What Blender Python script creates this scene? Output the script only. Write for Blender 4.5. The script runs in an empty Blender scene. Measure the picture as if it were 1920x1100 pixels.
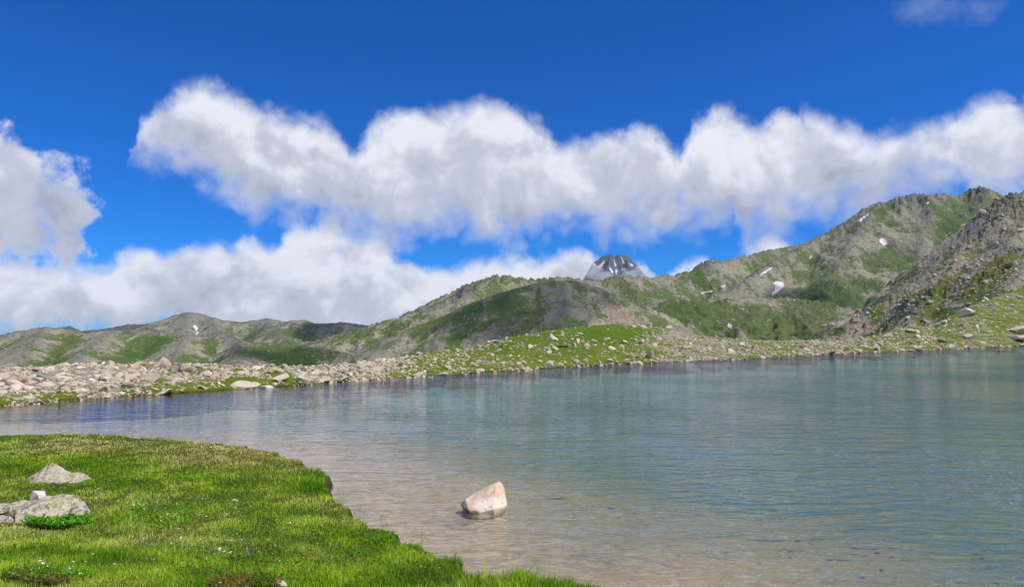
import bpy, bmesh, math, time
import numpy as np
from mathutils import Vector, Matrix
T0 = time.time()
RNG = np.random.default_rng(7)
R = math.radians
sc = bpy.context.scene
COL = sc.collection

# ------------------------------------------------------------------ camera, sun, sky, exposure
F = 960 / math.tan(R(35.0))            # focal length in source pixels (1920 wide)
HORIZ = 615.0
PITCH = math.atan((HORIZ - 550) / F)
CAM = np.array([0.0, 0.0, 3.4])
cam_d = bpy.data.cameras.new('camera'); cam = bpy.data.objects.new('camera', cam_d); COL.objects.link(cam)
cam_d.sensor_width = 36; cam_d.lens = 18 / math.tan(R(35.0)); cam_d.clip_start = 0.1; cam_d.clip_end = 20000
cam.location = CAM; cam.rotation_euler = (R(90) + PITCH, 0, 0); sc.camera = cam

SUN_EL, SUN_AZ = R(55), R(112)          # azimuth clockwise from +Y (the view direction)
sun_vec = Vector((math.sin(SUN_AZ) * math.cos(SUN_EL), math.cos(SUN_AZ) * math.cos(SUN_EL), math.sin(SUN_EL)))
sl = bpy.data.lights.new('sun', 'SUN'); sl.energy = 4.2; sl.angle = R(0.5); sl.color = (1.0, 0.95, 0.87)
so = bpy.data.objects.new('sun', sl); COL.objects.link(so)
so.rotation_euler = (-sun_vec).to_track_quat('-Z', 'Y').to_euler(); so.location = (0, 0, 50)

sc.view_settings.view_transform = 'Standard'; sc.view_settings.look = 'None'
sc.view_settings.exposure = 0.0; sc.view_settings.gamma = 1; sc.view_settings.use_curve_mapping = False
sc.render.engine = 'CYCLES'
sc.cycles.use_denoising = True
sc.cycles.max_bounces = 6; sc.cycles.diffuse_bounces = 2; sc.cycles.glossy_bounces = 2
sc.cycles.transparent_max_bounces = 12; sc.cycles.volume_bounces = 2
sc.cycles.caustics_reflective = False; sc.cycles.caustics_refractive = False


HAZE = 3.0e-5

def ray(px, py):
    px = np.asarray(px, float); py = np.asarray(py, float)
    u = (px - 960) / F; v = (550 - py) / F
    return np.stack([u + 0 * v, math.cos(PITCH) - v * math.sin(PITCH) + 0 * u, math.sin(PITCH) + v * math.cos(PITCH) + 0 * u], -1)
def at_y(px, py, d):
    r = ray(px, py); d = np.asarray(d, float)
    return CAM + r * (d / r[..., 1])[..., None]
def at_z(px, py, z):
    r = ray(px, py)
    return CAM + r * ((z - CAM[2]) / r[..., 2])[..., None]
def project(P):
    q = np.asarray(P, float) - CAM
    d = q[..., 1] * math.cos(PITCH) + q[..., 2] * math.sin(PITCH)
    h = q[..., 2] * math.cos(PITCH) - q[..., 1] * math.sin(PITCH)
    d = np.where(np.abs(d) < 1e-3, 1e-3, d)
    return 960 + F * q[..., 0] / d, 550 - F * h / d, d


class NT:
    """small helper for writing node trees"""
    def __init__(s, tree): s.t = tree; s.n = tree.nodes; s.l = tree.links
    def put(s, sock, v):
        if v is None: return
        if isinstance(v, bpy.types.NodeSocket): s.l.new(v, sock)
        else:
            if sock.type == 'RGBA' and not hasattr(v, '__len__'): v = (v, v, v, 1)
            if sock.type == 'RGBA' and len(v) == 3: v = (*v, 1)
            sock.default_value = v
    def new(s, kind, props=None, **ins):
        n = s.n.new(kind)
        for k, v in (props or {}).items(): setattr(n, k, v)
        for k, v in ins.items(): s.put(n.inputs[k.replace('_', ' ')], v)
        return n
    def m(s, op, a, b=None, c=None, clamp=False):
        n = s.n.new('ShaderNodeMath'); n.operation = op; n.use_clamp = clamp
        s.put(n.inputs[0], a); s.put(n.inputs[1], b); s.put(n.inputs[2], c); return n.outputs[0]
    def vm(s, op, a, b=None, scale=None):
        n = s.n.new('ShaderNodeVectorMath'); n.operation = op
        s.put(n.inputs[0], a); s.put(n.inputs[1], b)
        if scale is not None: s.put(n.inputs['Scale'], scale)
        return n.outputs[0]
    def noise(s, vec, scale, detail=4, rough=0.5, dist=0.0, col=False):
        n = s.n.new('ShaderNodeTexNoise'); s.put(n.inputs['Vector'], vec); s.put(n.inputs['Scale'], scale)
        n.inputs['Detail'].default_value = detail; n.inputs['Roughness'].default_value = rough
        n.inputs['Distortion'].default_value = dist
        return n.outputs['Color' if col else 'Fac']
    def ss(s, x, a, b, lo=0.0, hi=1.0, kind='SMOOTHSTEP'):
        n = s.n.new('ShaderNodeMapRange'); n.interpolation_type = kind
        s.put(n.inputs[0], x); s.put(n.inputs[1], a); s.put(n.inputs[2], b); s.put(n.inputs[3], lo); s.put(n.inputs[4], hi)
        return n.outputs[0]
    def mix(s, f, a, b, blend='MIX'):
        n = s.n.new('ShaderNodeMix'); n.data_type = 'RGBA'; n.blend_type = blend
        s.put(n.inputs[0], f); s.put(n.inputs[6], a); s.put(n.inputs[7], b); return n.outputs[2]
    def curve(s, fac, pts):
        n = s.n.new('ShaderNodeFloatCurve'); c = n.mapping.curves[0]
        n.mapping.use_clip = False
        for i, (x, y) in enumerate(pts):
            if i < 2: c.points[i].location = (x, y)
            else: c.points.new(x, y)
        for p in c.points: p.handle_type = 'AUTO_CLAMPED'
        n.mapping.update(); s.put(n.inputs['Value'], fac); return n.outputs[0]


# ---- world: Nishita sky with broken cumulus banks at infinity, placed by azimuth and elevation
w = bpy.data.worlds.new('World'); sc.world = w; w.use_nodes = True
w.node_tree.nodes.clear(); W = NT(w.node_tree)
sky = W.new('ShaderNodeTexSky'); sky.sky_type = 'NISHITA'; sky.sun_disc = False
sky.sun_elevation = SUN_EL; sky.sun_rotation = SUN_AZ; sky.altitude = 2800
sky.air_density = 1.0; sky.dust_density = 0.7; sky.ozone_density = 3.0
SKY_TINT = (0.09, 0.70, 1.60)
CLOUD_LO, CLOUD_MID, CLOUD_HI = (0.36, 0.39, 0.50), (0.55, 0.58, 0.70), (0.84, 0.86, 0.95)
tc = W.new('ShaderNodeTexCoord').outputs['Generated']
D = W.vm('NORMALIZE', tc)
sep = W.new('ShaderNodeSeparateXYZ', Vector=D)
X, Y, Z = sep.outputs
DEG = 180 / math.pi
az = W.m('MULTIPLY', W.m('ARCTAN2', X, Y), DEG); el = W.m('MULTIPLY', W.m('ARCSINE', Z), DEG)

def azel(px, py):
    r = ray(px, py); return (float(np.degrees(np.arctan2(r[0], r[1]))), float(np.degrees(np.arctan2(r[2], math.hypot(r[0], r[1])))))
def cpts(pts):
    out = []
    for p in pts:
        a, e = azel(*p); out.append(((a + 60) / 120, (e + 20) / 60))
    return out
big = W.noise(D, 9.0, 7, 0.58, 0.3, col=True)
fine = W.noise(D, 38.0, 6, 0.62, 0.2, col=True)
sb = W.new('ShaderNodeSeparateColor', Color=big).outputs; sf = W.new('ShaderNodeSeparateColor', Color=fine).outputs
def wob(c1, c2, a1, a2): return W.m('ADD', W.m('MULTIPLY', W.m('SUBTRACT', c1, 0.5), a1), W.m('MULTIPLY', W.m('SUBTRACT', c2, 0.5), a2))
azw = W.m('ADD', az, wob(sb[0], sf[0], 2.6, 1.2)); elw = W.m('ADD', el, wob(sb[1], sf[1], 1.6, 1.0))
fac = W.m('DIVIDE', W.m('ADD', azw, 60), 120)
Lofs = (0.020, -0.003, 0.026)
r1 = W.noise(D, 11.0, 6, 0.55, 0.4); r2 = W.noise(W.vm('ADD', D, Lofs), 11.0, 6, 0.55, 0.4)
relief = W.m('SUBTRACT', r1, r2)
q1 = W.noise(D, 34.0, 5, 0.6, 0.3); q2 = W.noise(W.vm('ADD', D, (0.007, -0.001, 0.009)), 34.0, 5, 0.6, 0.3)
relief2 = W.m('SUBTRACT', q1, q2)
def puff(sc_, det, vec=D): return W.m('MULTIPLY', W.m('ABSOLUTE', W.m('SUBTRACT', W.noise(vec, sc_, det, 0.5, 0.15), 0.5)), 4.0)
DW = W.vm('ADD', D, W.vm('SCALE', W.vm('SUBTRACT', fine, (0.5, 0.5, 0.5)), scale=0.020))
pf = W.m('SUBTRACT', W.m('ADD', W.m('MULTIPLY', puff(13.0, 1, DW), 0.65), W.m('MULTIPLY', puff(31.0, 1, DW), 0.35)), 0.42)

def layer(top, bot, soft_t, soft_b, bright, hk, light_shift=0.0, wisp=2.2):
    Tt = W.m('SUBTRACT', W.m('MULTIPLY', W.curve(fac, cpts(top)), 60), 20)
    Bb = W.m('SUBTRACT', W.m('MULTIPLY', W.curve(fac, cpts(bot)), 60), 20)
    it = W.m('DIVIDE', W.m('SUBTRACT', Tt, elw), soft_t); ib = W.m('DIVIDE', W.m('SUBTRACT', elw, Bb), soft_b)
    ins = W.m('SMOOTH_MIN', it, ib, 0.5)
    ins = W.m('ADD', ins, W.m('MULTIPLY', W.m('SUBTRACT', q1, 0.5), wisp)); ins = W.m('ADD', ins, W.m('ADD', W.m('MULTIPLY', pf, 0.75), 0.22))
    alpha = W.ss(ins, -0.38, 0.95)
    hf = W.m('DIVIDE', W.m('SUBTRACT', elw, Bb), W.m('MAXIMUM', W.m('SUBTRACT', Tt, Bb), 0.8))
    s = W.m('ADD', bright, W.m('MULTIPLY', W.m('SUBTRACT', hf, 0.5), hk))
    s = W.m('ADD', s, W.m('MULTIPLY', relief, 2.1)); s = W.m('ADD', s, W.m('MULTIPLY', relief2, 0.22)); s = W.m('ADD', s, W.m('MULTIPLY', pf, 0.20))
    s = W.m('ADD', s, light_shift)
    col = W.mix(W.ss(s, -0.15, 0.42), CLOUD_LO, CLOUD_MID); col = W.mix(W.ss(s, 0.38, 1.0), col, CLOUD_HI)
    return alpha, col

up_top = [(-900, 560), (150, 560), (236, 330), (262, 240), (290, 205), (320, 185), (350, 172), (400, 166), (440, 178), (480, 195), (520, 212), (560, 225), (610, 232), (640, 262), (662, 285), (680, 252), (700, 240), (740, 225), (780, 215), (860, 215), (885, 200), (915, 192), (950, 200), (985, 212), (1020, 235), (1052, 272), (1090, 264), (1130, 256), (1170, 250), (1210, 242), (1245, 262), (1272, 296), (1288, 255), (1305, 232), (1340, 215), (1370, 209), (1400, 228), (1430, 235), (1470, 222), (1520, 218), (1560, 235), (1600, 245), (1640, 257), (1700, 240), (1780, 222), (1820, 205), (1850, 188), (1875, 180), (1900, 196), (1960, 190), (2300, 160), (3400, 120)]
up_bot = [(-900, 300), (150, 220), (236, 272), (262, 285), (300, 305), (350, 320), (390, 342), (420, 368), (450, 388), (490, 406), (520, 402), (560, 395), (590, 408), (640, 430), (700, 442), (760, 448), (800, 425), (850, 420), (900, 440), (940, 455), (990, 432), (1040, 420), (1100, 414), (1130, 432), (1170, 420), (1220, 412), (1280, 418), (1340, 410), (1378, 415), (1398, 455), (1418, 425), (1480, 415), (1560, 400), (1620, 385), (1680, 362), (1740, 352), (1800, 348), (1850, 360), (1920, 374), (2100, 400), (3400, 380)]
lo_top = [(-900, 430), (-100, 470), (0, 488), (100, 500), (200, 502), (225, 482), (260, 470), (300, 475), (340, 465), (390, 458), (430, 470), (450, 458), (490, 455), (508, 474), (530, 450), (560, 432), (600, 423), (640, 432), (665, 446), (720, 455), (742, 480), (780, 497), (810, 507), (850, 500), (900, 490), (980, 485), (1020, 490), (1060, 475), (1090, 470), (1112, 486), (1140, 500), (1180, 508), (1215, 505), (1242, 530), (1262, 512), (1290, 488), (1318, 482), (1340, 512), (1370, 485), (1420, 465), (1450, 450), (1475, 462), (1520, 500), (1700, 560), (2200, 560), (3400, 480)]
lo_bot = [(-900, 620), (-60, 650), (0, 632), (60, 626), (110, 622), (200, 626), (260, 622), (300, 612), (400, 640), (520, 660), (700, 680), (1200, 690), (3400, 690)]
lf_top = [(-900, 120), (-300, 190), (-80, 232), (0, 258), (30, 280), (70, 305), (120, 320), (160, 345), (184, 385), (215, 470), (300, 640), (3400, 640)]
lf_bot = [(-900, 420), (-200, 470), (0, 492), (60, 492), (120, 480), (150, 450), (175, 425), (215, 360), (300, 300), (3400, 300)]
ws_top = [(-900, 200), (1600, 100), (1660, 40), (1700, 8), (1740, -12), (1800, -6), (1860, -2), (1900, 30), (1960, 100), (3400, 200)]
ws_bot = [(-900, -60), (1600, -50), (1660, 25), (1700, 28), (1740, 26), (1800, 22), (1860, 16), (1900, -20), (1960, -60), (3400, -60)]
a0, c0 = layer(lo_top, lo_bot, 1.1, 2.0, 0.62, 1.0, 0.0, 0.9)
a1, c1 = layer(up_top, up_bot, 1.5, 3.4, 0.57, 1.0, 0.0, 0.9)
a2, c2 = layer(lf_top, lf_bot, 2.2, 2.6, 0.44, 0.30, 0.0, 3.6)
a3, c3 = layer(ws_top, ws_bot, 2.0, 2.0, 0.2, 0.2, 0.0, 1.6)
a3 = W.m('MULTIPLY', a3, 0.15)
# broken cloud elsewhere round the sky, outside the photographed sector
far_m = W.ss(W.m('ABSOLUTE', az), 44, 60)
gen = W.m('MULTIPLY', W.ss(W.noise(D, 3.2, 7, 0.55, 0.3), 0.42, 0.58), W.m('MAXIMUM', W.m('MULTIPLY', far_m, W.ss(el, 2, 12)), W.ss(el, 31, 42)))
skyc = W.mix(1.0, sky.outputs[0], SKY_TINT, 'MULTIPLY')
bg_sky = W.new('ShaderNodeBackground', Color=skyc, Strength=0.085)
cc = W.mix(a3, (0.5, 0.55, 0.7), c3)
A, C = a0, c0
for a, c in ((a2, c2), (a1, c1), (a3, c3)):
    C = W.mix(a, C, c); A = W.m('SUBTRACT', 1.0, W.m('MULTIPLY', W.m('SUBTRACT', 1.0, A), W.m('SUBTRACT', 1.0, a)))
C = W.mix(gen, C, CLOUD_MID); A = W.m('MAXIMUM', A, gen)
bg_c = W.new('ShaderNodeBackground', Color=C, Strength=1.0)
mx = W.new('ShaderNodeMixShader'); W.put(mx.inputs[0], A); W.put(mx.inputs[1], bg_sky.outputs[0]); W.put(mx.inputs[2], bg_c.outputs[0])
wo = W.new('ShaderNodeOutputWorld'); W.l.new(mx.outputs[0], wo.inputs['Surface'])
w.cycles.sampling_method = 'MANUAL'; w.cycles.sample_map_resolution = 512

# ------------------------------------------------------------------ numpy noise
_perm = np.random.default_rng(11).permutation(512).astype(np.int64)
_perm = np.concatenate([_perm, _perm])
_g2 = np.stack([np.cos(np.arange(512) * 2 * np.pi / 512), np.sin(np.arange(512) * 2 * np.pi / 512)], -1)
def pn(x, y, seed=0):
    x = x + seed * 17.13; y = y + seed * 9.71
    xi = np.floor(x).astype(np.int64); yi = np.floor(y).astype(np.int64); xf = x - xi; yf = y - yi
    u = xf * xf * xf * (xf * (xf * 6 - 15) + 10); v = yf * yf * yf * (yf * (yf * 6 - 15) + 10)
    def g(ix, iy, fx, fy):
        h = _perm[(_perm[ix & 511] + iy) & 511]; gg = _g2[h]; return gg[..., 0] * fx + gg[..., 1] * fy
    a = g(xi, yi, xf, yf); b = g(xi + 1, yi, xf - 1, yf); c = g(xi, yi + 1, xf, yf - 1); d = g(xi + 1, yi + 1, xf - 1, yf - 1)
    return ((a + (b - a) * u) * (1 - v) + (c + (d - c) * u) * v) * 1.5
def fbm(x, y, scale, octv=4, seed=0, gain=0.5, ridged=False):
    t = 0; amp = 1; s = 0
    x = np.asarray(x, float) / scale; y = np.asarray(y, float) / scale
    for o in range(octv):
        n = pn(x, y, seed + o)
        if ridged: n = 1 - 2 * np.abs(n)
        t = t + n * amp; s += amp; amp *= gain; x = x * 2.03; y = y * 2.03
    return t / s
def smooth(x, a, b):
    t = np.clip((x - a) / (b - a), 0, 1); return t * t * (3 - 2 * t)

# ------------------------------------------------------------------ mesh helpers
def tag(o, label=None, cat=None, group=None, kind=None):
    if label: o['label'] = label
    if cat: o['category'] = cat
    if group: o['group'] = group
    if kind: o['kind'] = kind
    return o
def np_mesh(name, V, Fc, mat=None, attrs=None, smooth_=False):
    me = bpy.data.meshes.new(name); V = np.asarray(V, np.float32); Fc = np.asarray(Fc, np.int32); k = Fc.shape[1]
    me.vertices.add(len(V)); me.vertices.foreach_set('co', V.ravel())
    me.loops.add(Fc.size); me.loops.foreach_set('vertex_index', Fc.ravel())
    me.polygons.add(len(Fc)); me.polygons.foreach_set('loop_start', np.arange(0, Fc.size, k, dtype=np.int32))
    try: me.polygons.foreach_set('loop_total', np.full(len(Fc), k, np.int32))
    except Exception: pass
    me.polygons.foreach_set('use_smooth', np.full(len(Fc), smooth_, bool))
    for nm, arr in (attrs or {}).items():
        at = me.attributes.new(nm, 'FLOAT', 'POINT'); at.data.foreach_set('value', np.asarray(arr, np.float32).ravel())
    me.update(); me.validate()
    if mat: me.materials.append(mat)
    return me
def link(name, me, parent=None):
    o = bpy.data.objects.new(name, me); COL.objects.link(o)
    if parent: o.parent = parent
    return o
def grid_faces(nr, nc):
    i = np.arange(nr * nc).reshape(nr, nc)
    return np.stack([i[:-1, :-1], i[:-1, 1:], i[1:, 1:], i[1:, :-1]], -1).reshape(-1, 4)
def blobs(px, py, lst):
    """soft elliptic patches of ground cover and tone: (x, y, rx, ry, angle deg, weight)"""
    t = np.zeros(np.shape(px))
    for (cx, cy, rx, ry, a, wt) in lst:
        ca, sa = math.cos(R(a)), math.sin(R(a)); dx = px - cx; dy = -(py - cy)
        e = ((dx * ca + dy * sa) / rx) ** 2 + ((-dx * sa + dy * ca) / ry) ** 2
        t = t + wt * np.exp(-e * 1.2)
    return t
def interp(u, tab, k): return np.interp(u, [r[0] for r in tab], [r[k] for r in tab])

# ------------------------------------------------------------------ materials
def mat(name):
    m = bpy.data.materials.new(name); m.use_nodes = True; m.node_tree.nodes.clear(); return m, NT(m.node_tree)
def finish(m, N, bsdf): 
    o = N.new('ShaderNodeOutputMaterial'); N.l.new(bsdf, o.inputs['Surface']); return m
def pos(N): return N.new('ShaderNodeNewGeometry').outputs['Position']
def attr(N, n):
    a = N.new('ShaderNodeAttribute', {'attribute_name': n}); return a.outputs['Fac']

def mountain_mat(name, s, grass=(0.075, 0.115, 0.022), grass2=(0.12, 0.14, 0.045), rock=(0.27, 0.25, 0.20), rock2=(0.13, 0.125, 0.11), speck=(0.42, 0.40, 0.33), bump=1.0, blue=None):
    """ground cover of a mountainside: s = metres of the finest visible stones"""
    m, N = mat(name); P = pos(N)
    g = attr(N, 'grass'); br = attr(N, 'brown'); dk = attr(N, 'dark')
    n1 = N.noise(P, 1 / (s * 14), 6, 0.62); n2 = N.noise(P, 1 / (s * 2.6), 4, 0.65); n3 = N.noise(P, 1 / (s * 40), 4, 0.5)
    mp = N.new('ShaderNodeMapping', Vector=P); mp.inputs['Scale'].default_value = (1.0, 0.22, 0.30); n4 = N.noise(mp.outputs[0], 1 / (s * 6), 5, 0.62, 0.6)
    def c5(n, k): return N.m('MULTIPLY', N.m('SUBTRACT', n, 0.5), k)
    gm = N.m('ADD', N.m('ADD', g, 0.09), N.m('ADD', N.m('ADD', c5(n1, 1.7), c5(n2, 2.6)), c5(n4, 2.4)))
    gm = N.ss(gm, 0.20, 0.62)
    rc = N.mix(N.ss(n2, 0.30, 0.52), rock2, rock); rc = N.mix(N.ss(N.noise(P, 1 / (s * 1.3), 3, 0.6), 0.6, 0.7), rc, speck)
    rc = N.mix(N.m('MULTIPLY', br, 0.85, clamp=True), rc, (0.235, 0.15, 0.105)); rc = N.mix(N.m('MULTIPLY', dk, 0.9, clamp=True), rc, (0.085, 0.085, 0.09))
    gc = N.mix(N.ss(n3, 0.38, 0.62), grass, grass2); gc = N.mix(N.ss(g, 0.45, 1.1, 0.6, 0.0), gc, (0.115, 0.150, 0.042)); gc = N.mix(N.ss(n2, 0.3, 0.7), N.mix(0.5, gc, (0.02, 0.04, 0.01)), gc)
    c = N.mix(gm, rc, gc)
    c = N.mix(N.m('MULTIPLY', N.ss(N.noise(P, 1 / (s * 1.0), 2, 0.6), 0.60, 0.68), N.ss(n1, 0.45, 0.62, 0.05, 0.9)), c, speck); c = N.mix(N.ss(N.noise(P, 1 / (s * 1.7), 3, 0.6), 0.30, 0.42, 0.45, 0.0), c, (0.05, 0.055, 0.03))
    bh = N.m('ADD', N.m('MULTIPLY', n2, N.ss(gm, 0, 1, 1.0, 0.35)), N.m('MULTIPLY', n1, 1.5))
    b = N.new('ShaderNodeBump', Height=bh, Strength=0.8, Distance=s * 1.1 * bump)
    d = N.new('ShaderNodeBsdfPrincipled', Base_Color=c, Roughness=0.95, Normal=b.outputs[0]); d.inputs['Specular IOR Level'].default_value = 0.15
    return finish(m, N, d.outputs[0])

def rock_mat(name, tones, lichen=0.0, scale=1.0, wet=False, bump=0.02, dark_spots=0.35):
    m, N = mat(name); oi = N.new('ShaderNodeObjectInfo'); tco = N.new('ShaderNodeTexCoord')
    geo = pos(N)
    rnd = N.m('FRACT', N.m('ADD', N.new('ShaderNodeAttribute', {'attribute_type': 'OBJECT', 'attribute_name': 'tone_value'}).outputs['Fac'], attr(N, 'tint')))
    cr = N.new('ShaderNodeValToRGB'); el_ = cr.color_ramp.elements; cr.color_ramp.interpolation = 'LINEAR'
    el_[0].position = 0; el_[0].color = (*tones[0], 1); el_[1].position = 1; el_[1].color = (*tones[-1], 1)
    for i, t in enumerate(tones[1:-1]): e = el_.new((i + 1) / (len(tones) - 1)); e.color = (*t, 1)
    N.put(cr.inputs[0], rnd); c = cr.outputs[0]
    n1 = N.noise(geo, 2.6 * scale, 6, 0.62); n2 = N.noise(geo, 14 * scale, 5, 0.65); n3 = N.noise(geo, 60 * scale, 3, 0.6)
    c = N.mix(N.ss(n1, 0.3, 0.72, 0.0, 0.4), c, (0.52, 0.47, 0.40)); c = N.mix(N.ss(n2, 0.5, 0.72, 0.0, 0.5), c, (0.22, 0.185, 0.15))
    c = N.mix(N.m('MULTIPLY', N.ss(n3, 0.56, 0.68), dark_spots), c, (0.08, 0.075, 0.07))
    if lichen:
        lm = N.m('MULTIPLY', N.ss(N.noise(geo, 5.0 * scale, 6, 0.7, 0.5), 0.5, 0.62), lichen); c = N.mix(lm, c, (0.36, 0.37, 0.12))
        lm2 = N.m('MULTIPLY', N.m('MULTIPLY', N.ss(N.noise(geo, 9.0 * scale, 7, 0.8, 0.8), 0.49, 0.56), N.ss(N.noise(geo, 1.6 * scale, 3, 0.6), 0.42, 0.56, 0.12, 1)), lichen); c = N.mix(lm2, c, (0.12, 0.10, 0.10)); c = N.mix(N.ss(N.m('ABSOLUTE', N.m('SUBTRACT', N.noise(geo, 2.2 * scale, 4, 0.6), 0.5)), 0.0, 0.010, 0.7, 0), c, (0.07, 0.06, 0.05))
    if wet:
        z = N.new('ShaderNodeSeparateXYZ', Vector=geo).outputs[2]; zz = N.m('ADD', z, N.m('MULTIPLY', N.m('SUBTRACT', n2, 0.5), 0.04))
        c = N.mix(N.ss(zz, 0.015, 0.05, 0.9, 0.0), c, (0.12, 0.055, 0.015)); c = N.mix(N.ss(zz, -0.10, -0.03, 1.0, 0.0), c, (0.27, 0.21, 0.135)); c = N.mix(N.ss(N.noise(geo, 2.3, 2, 0.5), 0.45, 0.6, 0, 0.6), c, (0.80, 0.72, 0.62)); c = N.mix(N.ss(N.m('ABSOLUTE', N.m('SUBTRACT', N.noise(geo, 3.1, 3, 0.6), 0.5)), 0.0, 0.018, 0.55, 0), c, (0.22, 0.15, 0.10))  # below the waterline a tan tint paints in the rock's reflection
        c = N.mix(N.m('MULTIPLY', N.ss(N.noise(geo, 3.4, 3, 0.6), 0.56, 0.66), 0.55), c, (0.55, 0.27, 0.10))
    b = N.new('ShaderNodeBump', Height=N.m('ADD', N.m('MULTIPLY', n2, 0.8), N.m('MULTIPLY', n3, 0.35)), Strength=0.8, Distance=bump)
    d = N.new('ShaderNodeBsdfPrincipled', Base_Color=c, Roughness=0.88, Normal=b.outputs[0]); d.inputs['Specular IOR Level'].default_value = 0.25
    return finish(m, N, d.outputs[0])
PALE = [(0.62, 0.51, 0.37), (0.42, 0.34, 0.25), (0.60, 0.53, 0.38), (0.74, 0.64, 0.48), (0.44, 0.40, 0.32), (0.54, 0.40, 0.30), (0.34, 0.24, 0.16)]
M_rubble = rock_mat('pale_granite', PALE, bump=0.06, scale=0.7)
M_grey = rock_mat('grey_slope_rock', [(0.40, 0.36, 0.26), (0.28, 0.255, 0.19), (0.48, 0.43, 0.31), (0.33, 0.30, 0.22), (0.54, 0.49, 0.37)], bump=0.12, scale=0.3)
M_lichen = rock_mat('lichened_granite', [(0.54, 0.47, 0.37), (0.56, 0.49, 0.39)], lichen=0.95, scale=1.6, bump=0.012)
M_lake = rock_mat('lake_granite', [(0.66, 0.50, 0.35), (0.66, 0.50, 0.35)], wet=True, bump=0.012, dark_spots=0.15)
M_white = rock_mat('white_quartz', [(0.74, 0.66, 0.60), (0.74, 0.66, 0.60)], bump=0.006, dark_spots=0.1)
M_dark = rock_mat('dark_stone', [(0.05, 0.045, 0.045), (0.05, 0.045, 0.045)], bump=0.006)

def shore_mat():
    m, N = mat('moraine_turf'); P = pos(N); ro = attr(N, 'rocky'); gr = attr(N, 'green'); wt = attr(N, 'wet')
    n1 = N.noise(P, 0.35, 6, 0.6); n2 = N.noise(P, 2.2, 5, 0.65); n3 = N.noise(P, 9.0, 3, 0.6)
    c = N.mix(N.ss(n1, 0.35, 0.65), (0.095, 0.17, 0.006), (0.165, 0.205, 0.015))
    c = N.mix(N.m('MULTIPLY', gr, 0.8, clamp=True), c, (0.07, 0.17, 0.004))
    c = N.mix(N.ss(n2, 0.42, 0.7, 0, 0.55), c, (0.22, 0.17, 0.04)); c = N.mix(N.ss(n3, 0.3, 0.55, 0.6, 0), c, (0.05, 0.075, 0.008))
    rc = N.mix(N.ss(n3, 0.4, 0.6), (0.20, 0.165, 0.13), (0.42, 0.36, 0.29))
    rm = N.ss(N.m('ADD', ro, N.m('MULTIPLY', N.m('SUBTRACT', n2, 0.5), 1.2)), 0.42, 0.6)
    c = N.mix(rm, c, rc); c = N.mix(wt, c, (0.045, 0.032, 0.012))
    b = N.new('ShaderNodeBump', Height=N.m('ADD', n2, N.m('MULTIPLY', n3, 0.5)), Strength=1.0, Distance=0.25)
    d = N.new('ShaderNodeBsdfPrincipled', Base_Color=c, Roughness=0.95, Normal=b.outputs[0]); d.inputs['Specular IOR Level'].default_value = 0.1
    return finish(m, N, d.outputs[0])

def blade_mat():
    m, N = mat('grass_blades'); t = attr(N, 'dry'); h = attr(N, 'tone')
    g = N.mix(h, (0.055, 0.18, 0.004), (0.35, 0.58, 0.014)); g = N.mix(N.ss(h, 0.5, 1.0, 0, 0.5), g, (0.58, 0.64, 0.09))
    c = N.mix(t, g, N.mix(h, (0.46, 0.36, 0.09), (0.85, 0.74, 0.33)))
    gn = N.vm('NORMALIZE', N.vm('ADD', N.new('ShaderNodeNewGeometry').outputs['Normal'], (0, 0, 1.1)))
    d = N.new('ShaderNodeBsdfDiffuse', Color=c, Normal=gn); tr = N.new('ShaderNodeBsdfTranslucent', Color=c)
    gl = N.new('ShaderNodeBsdfGlossy', Roughness=0.45, Color=(0.9, 1, 0.85))
    mx = N.new('ShaderNodeMixShader'); mx.inputs[0].default_value = 0.38; N.l.new(d.outputs[0], mx.inputs[1]); N.l.new(tr.outputs[0], mx.inputs[2])
    m2 = N.new('ShaderNodeMixShader'); m2.inputs[0].default_value = 0.015; N.l.new(mx.outputs[0], m2.inputs[1]); N.l.new(gl.outputs[0], m2.inputs[2])
    return finish(m, N, m2.outputs[0])
def leaf_mat(name, c1, c2, trans=0.3):
    m, N = mat(name); c = N.mix(attr(N, 'tone'), c1, c2)
    d = N.new('ShaderNodeBsdfDiffuse', Color=c); tr = N.new('ShaderNodeBsdfTranslucent', Color=c)
    mx = N.new('ShaderNodeMixShader'); mx.inputs[0].default_value = trans; N.l.new(d.outputs[0], mx.inputs[1]); N.l.new(tr.outputs[0], mx.inputs[2])
    return finish(m, N, mx.outputs[0])

# ------------------------------------------------------------------ lake: bank line, bed, water
bank_px = [(-420, 806), (-200, 806), (0, 810), (100, 808), (200, 810), (280, 815), (370, 822), (450, 828), (500, 838), (560, 856), (600, 878), (624, 905), (628, 938), (665, 958), (700, 972), (745, 992), (775, 1008), (815, 1020), (850, 1040), (880, 1066), (925, 1072), (975, 1066), (1035, 1070), (1100, 1082), (1175, 1106), (1280, 1165), (1440, 1290)]
bank = np.array([at_z(px, py, 0.30)[:2] for px, py in bank_px])
poly = np.vstack([bank, [(6, 2), (7, -8), (-60, -8), (-60, bank[0][1] + 1)]])
def seg_dist(x, y, P, closed=True):
    best = np.full(np.shape(x), 1e9); n = len(P)
    for i in range(n if closed else n - 1):
        ax, ay = P[i]; bx, by = P[(i + 1) % n]; dx, dy = bx - ax, by - ay; L = dx * dx + dy * dy + 1e-12
        t = np.clip(((x - ax) * dx + (y - ay) * dy) / L, 0, 1); best = np.minimum(best, np.hypot(x - ax - t * dx, y - ay - t * dy))
    return best
def inside(x, y, P):
    c = np.zeros(np.shape(x), bool); n = len(P)
    for i in range(n):
        ax, ay = P[i]; bx, by = P[(i + 1) % n]
        if ay == by: continue
        c ^= ((ay > y) != (by > y)) & (x < (bx - ax) * (y - ay) / (by - ay) + ax)
    return c
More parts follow.
